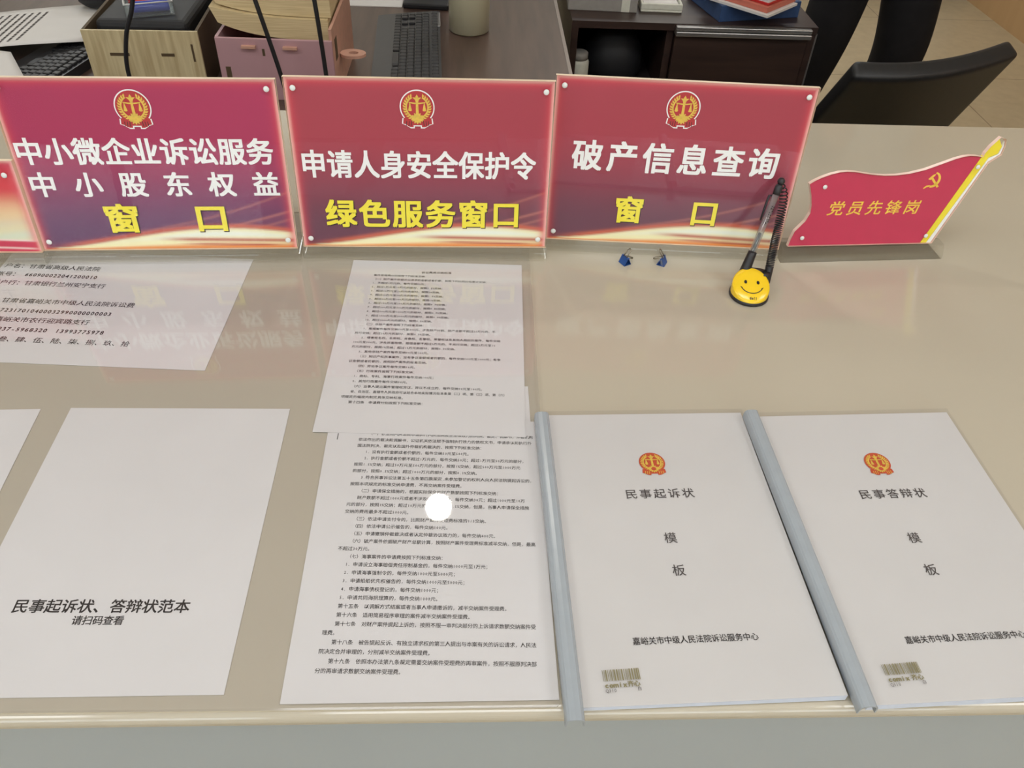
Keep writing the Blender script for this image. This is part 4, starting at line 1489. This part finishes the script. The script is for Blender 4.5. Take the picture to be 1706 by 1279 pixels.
MB().tube([(.10, -.10, .50), (.12, -.06, .42), (.13, .04, .385), (.12, .12, .385)], .022, M['matte'], 12).build('back_bracket', o)
MB().tube([(.12, .12, .40), (.12, .16, .10)], .026, M['matte'], 14).build('gas_post', o)
for i in range(5):
    a = R(72 * i + 15)
    c_, s_ = math.cos(a), math.sin(a)
    l_ = MB().tube([(.12 + .02 * c_, .16 + .02 * s_, .11), (.12 + .15 * c_, .16 + .15 * s_, .095), (.12 + .25 * c_, .16 + .25 * s_, .075)], [.022, .018, .014], M['matte'], 8).build('leg', o)
    MB().lathe([(0, -.011), (.022, -.011), (.027, -.006), (.027, .006), (.022, .011), (0, .011)], M['matte'], 18, M=Matrix.Translation((.12 + .25 * c_, .16 + .25 * s_, .028)) @ Matrix.Rotation(a, 4, 'Z') @ Matrix.Rotation(R(90), 4, 'X')).build('caster', l_)

# ------------------------------------------------------------------ the person walking behind the desk
def skinned(name, joints, edges, m, parent=None, levels=2, root=0):
    me = bpy.data.meshes.new(name)
    me.from_pydata([j[0] for j in joints], edges, [])
    ob = bpy.data.objects.new(name, me)
    C.objects.link(ob)
    if parent:
        ob.parent = parent
    sk = ob.modifiers.new('skin', 'SKIN')
    sk.use_smooth_shade = True
    for i, j in enumerate(joints):
        r = j[1]
        me.skin_vertices[0].data[i].radius = r if isinstance(r, tuple) else (r, r)
        me.skin_vertices[0].data[i].use_root = (i == root)
    sb = ob.modifiers.new('sub', 'SUBSURF')
    sb.levels = sb.render_levels = levels
    me.materials.append(m)
    return ob
P = empty('person', (1.34, 2.85, FLOOR), 'person in black trousers standing on the tiled floor behind the cabinet and chair', 'person')
hipz = 0.90
# continuous body: pelvis, spine, neck, head; arms with five fingers; legs
J = [((0, 0, hipz), (.105, .085)), ((0, .0, 1.08), (.100, .085)), ((0, .0, 1.28), (.135, .10)), ((0, .01, 1.40), (.085, .07)), ((0, .0, 1.475), (.05, .05)), ((0, -.01, 1.545), (.066, .075)), ((0, -.012, 1.63), (.074, .086)), ((0, 0, 1.70), (.05, .06))]
Eg = [(i, i + 1) for i in range(7)]
def add(j, e):
    J.append(j)
    Eg.append((e, len(J) - 1))
    return len(J) - 1
tips = []
for s in (-1, 1):
    a = add(((s * .17, .01, 1.375), (.055, .055)), 3)
    b = add(((s * .215, .02, 1.11), (.040, .040)), a)
    c = add(((s * .225, -.06, .875), (.027, .027)), b)
    d = add(((s * .222, -.085, .80), (.036, .018)), c)
    for q in range(4):
        y = -.125 + .021 * q
        f1 = add(((s * (.222), y + .012, .745 + .004 * abs(q - 1.5)), .0095), d)
        f2 = add(((s * (.214), y - .002, .705 + .008 * abs(q - 1.4)), .0085), f1)
        add(((s * (.198), y - .006, .678 + .010 * abs(q - 1.4)), .0075), f2)
    t1 = add(((s * .205, -.125, .785), .0105), d)
    add(((s * .192, -.140, .745), .0085), t1)
legs = []
for s, top, knee, ank, toe in ((-1, (-.095, 0, .86), (-.150, -.05, .50), (-.215, -.01, .09), (-.235, -.17, .035)), (1, (.095, 0, .86), (.130, -.045, .48), (.150, .08, .09), (.165, -.07, .035))):
    a = add((top, (.080, .085)), 0)
    b = add((knee, (.062, .062)), a)
    c = add((ank, (.042, .042)), b)
    add((toe, (.036, .026)), c)
    legs.append((top, knee, ank, toe))
skinned('body', J, Eg, M['skin'], P, 2)
# trousers: wide straight legs
T_ = [((0, 0, hipz + .09), (.150, .115)), ((0, 0, hipz), (.155, .12))]
E2 = [(0, 1)]
for top, knee, ank, toe in legs:
    n0 = len(T_)
    mid = tuple((p + q) / 2 for p, q in zip(knee, ank))
    kr = (.108, .078, .052, .048) if top[0] < 0 else (.110, .100, .078, .070)
    T_ += [((top[0], top[1], .82), (kr[0], .108)), (knee, (kr[1], .095)), (mid, (kr[2], .085)), ((ank[0], ank[1], .10), (kr[3], .078))]
    E2 += [(1, n0), (n0, n0 + 1), (n0 + 1, n0 + 2), (n0 + 2, n0 + 3)]
skinned('trousers', T_, E2, M['trousers'], P, 2)
Jk = [((0, 0, hipz - .10), (.185, .145)), ((0, 0, 1.08), (.145, .118)), ((0, 0, 1.28), (.160, .125)), ((0, .01, 1.40), (.10, .085))]
E3 = [(0, 1), (1, 2), (2, 3)]
for s in (-1, 1):
    n0 = len(Jk)
    Jk += [((s * .175, .01, 1.37), (.072, .072)), ((s * .217, .02, 1.11), (.056, .056)), ((s * .226, -.055, .90), (.044, .044))]
    E3 += [(3, n0), (n0, n0 + 1), (n0 + 1, n0 + 2)]
skinned('jacket', Jk, E3, M['jacket'], P, 2)
mb = MB()
for i in range(1):
    mb.lathe([(0, .105), (.045, .098), (.078, .062), (.086, .02), (.082, -.03), (.072, -.07)], M['hair'], 28, 1.0, 1.12, Matrix.Translation((0, .022, 1.650)) @ Matrix.Rotation(R(-28), 4, 'X'))
hr = mb.build('hair', P)
for top, knee, ank, toe in legs:
    mb = MB()
    mb.tube([(ank[0], ank[1] + .045, .035), (ank[0], ank[1] - .01, .045), ((ank[0] + toe[0]) / 2, (ank[1] + toe[1]) / 2 - .01, .040), (toe[0], toe[1] - .03, .028), (toe[0], toe[1] - .055, .022)], [.030, .046, .044, .036, .016], M['matte'], 16)
    sh = mb.build('shoe', P)
    for v in sh.data.vertices:
        v.co.z = max(0.001, v.co.z)
mb = MB()
for s in (-1, 1):
    mb.lathe([(0, -.010), (.010, -.006), (.012, 0), (.010, .006), (0, .010)], M['white'], 12, M=Matrix.Translation((s * .032, -.094, 1.625)))
    mb.lathe([(0, -.005), (.005, -.003), (.005, .003), (0, .005)], M['hair'], 10, M=Matrix.Translation((s * .032, -.103, 1.625)))
mb.build('eye', P)
MB().tube([(0, -.092, 1.625), (0, -.108, 1.595), (0, -.098, 1.585)], [.007, .012, .009], M['skin'], 10).build('nose', P)
MB().tube([(-.024, -.088, 1.555), (0, -.096, 1.551), (.024, -.088, 1.555)], [.003, .006, .003], M['salmon'], 8).build('mouth', P)
for s in (-1, 1):
    MB().lathe([(0, -.028), (.010, -.02), (.012, 0), (.014, .018), (0, .03)], M['skin'], 12, 0.6, 1.2, Matrix.Translation((s * .080, 0, 1.61))).build('ear', P)

# ------------------------------------------------------------------ folder covers (small details last)
cover(o1, 0.2090, 0.3105, T1, "民事起诉状", (0.1024, -0.0696), 0.0700, -0.1065, 0.0650, (0.1024, -0.1576), (0.1028, -0.1920), -0.2578, 0.0511, 0.00645, (0.0228, -0.2912, 0.0285), '')
cover(o2, 0.2110, 0.3105, T2, "民事答辩状", (0.1068, -0.0699), 0.0732, -0.1073, 0.0650, (0.1040, -0.1588), (0.1040, -0.1930), -0.2585, 0.0518, 0.00640, (0.0225, -0.2880, 0.0300), '')
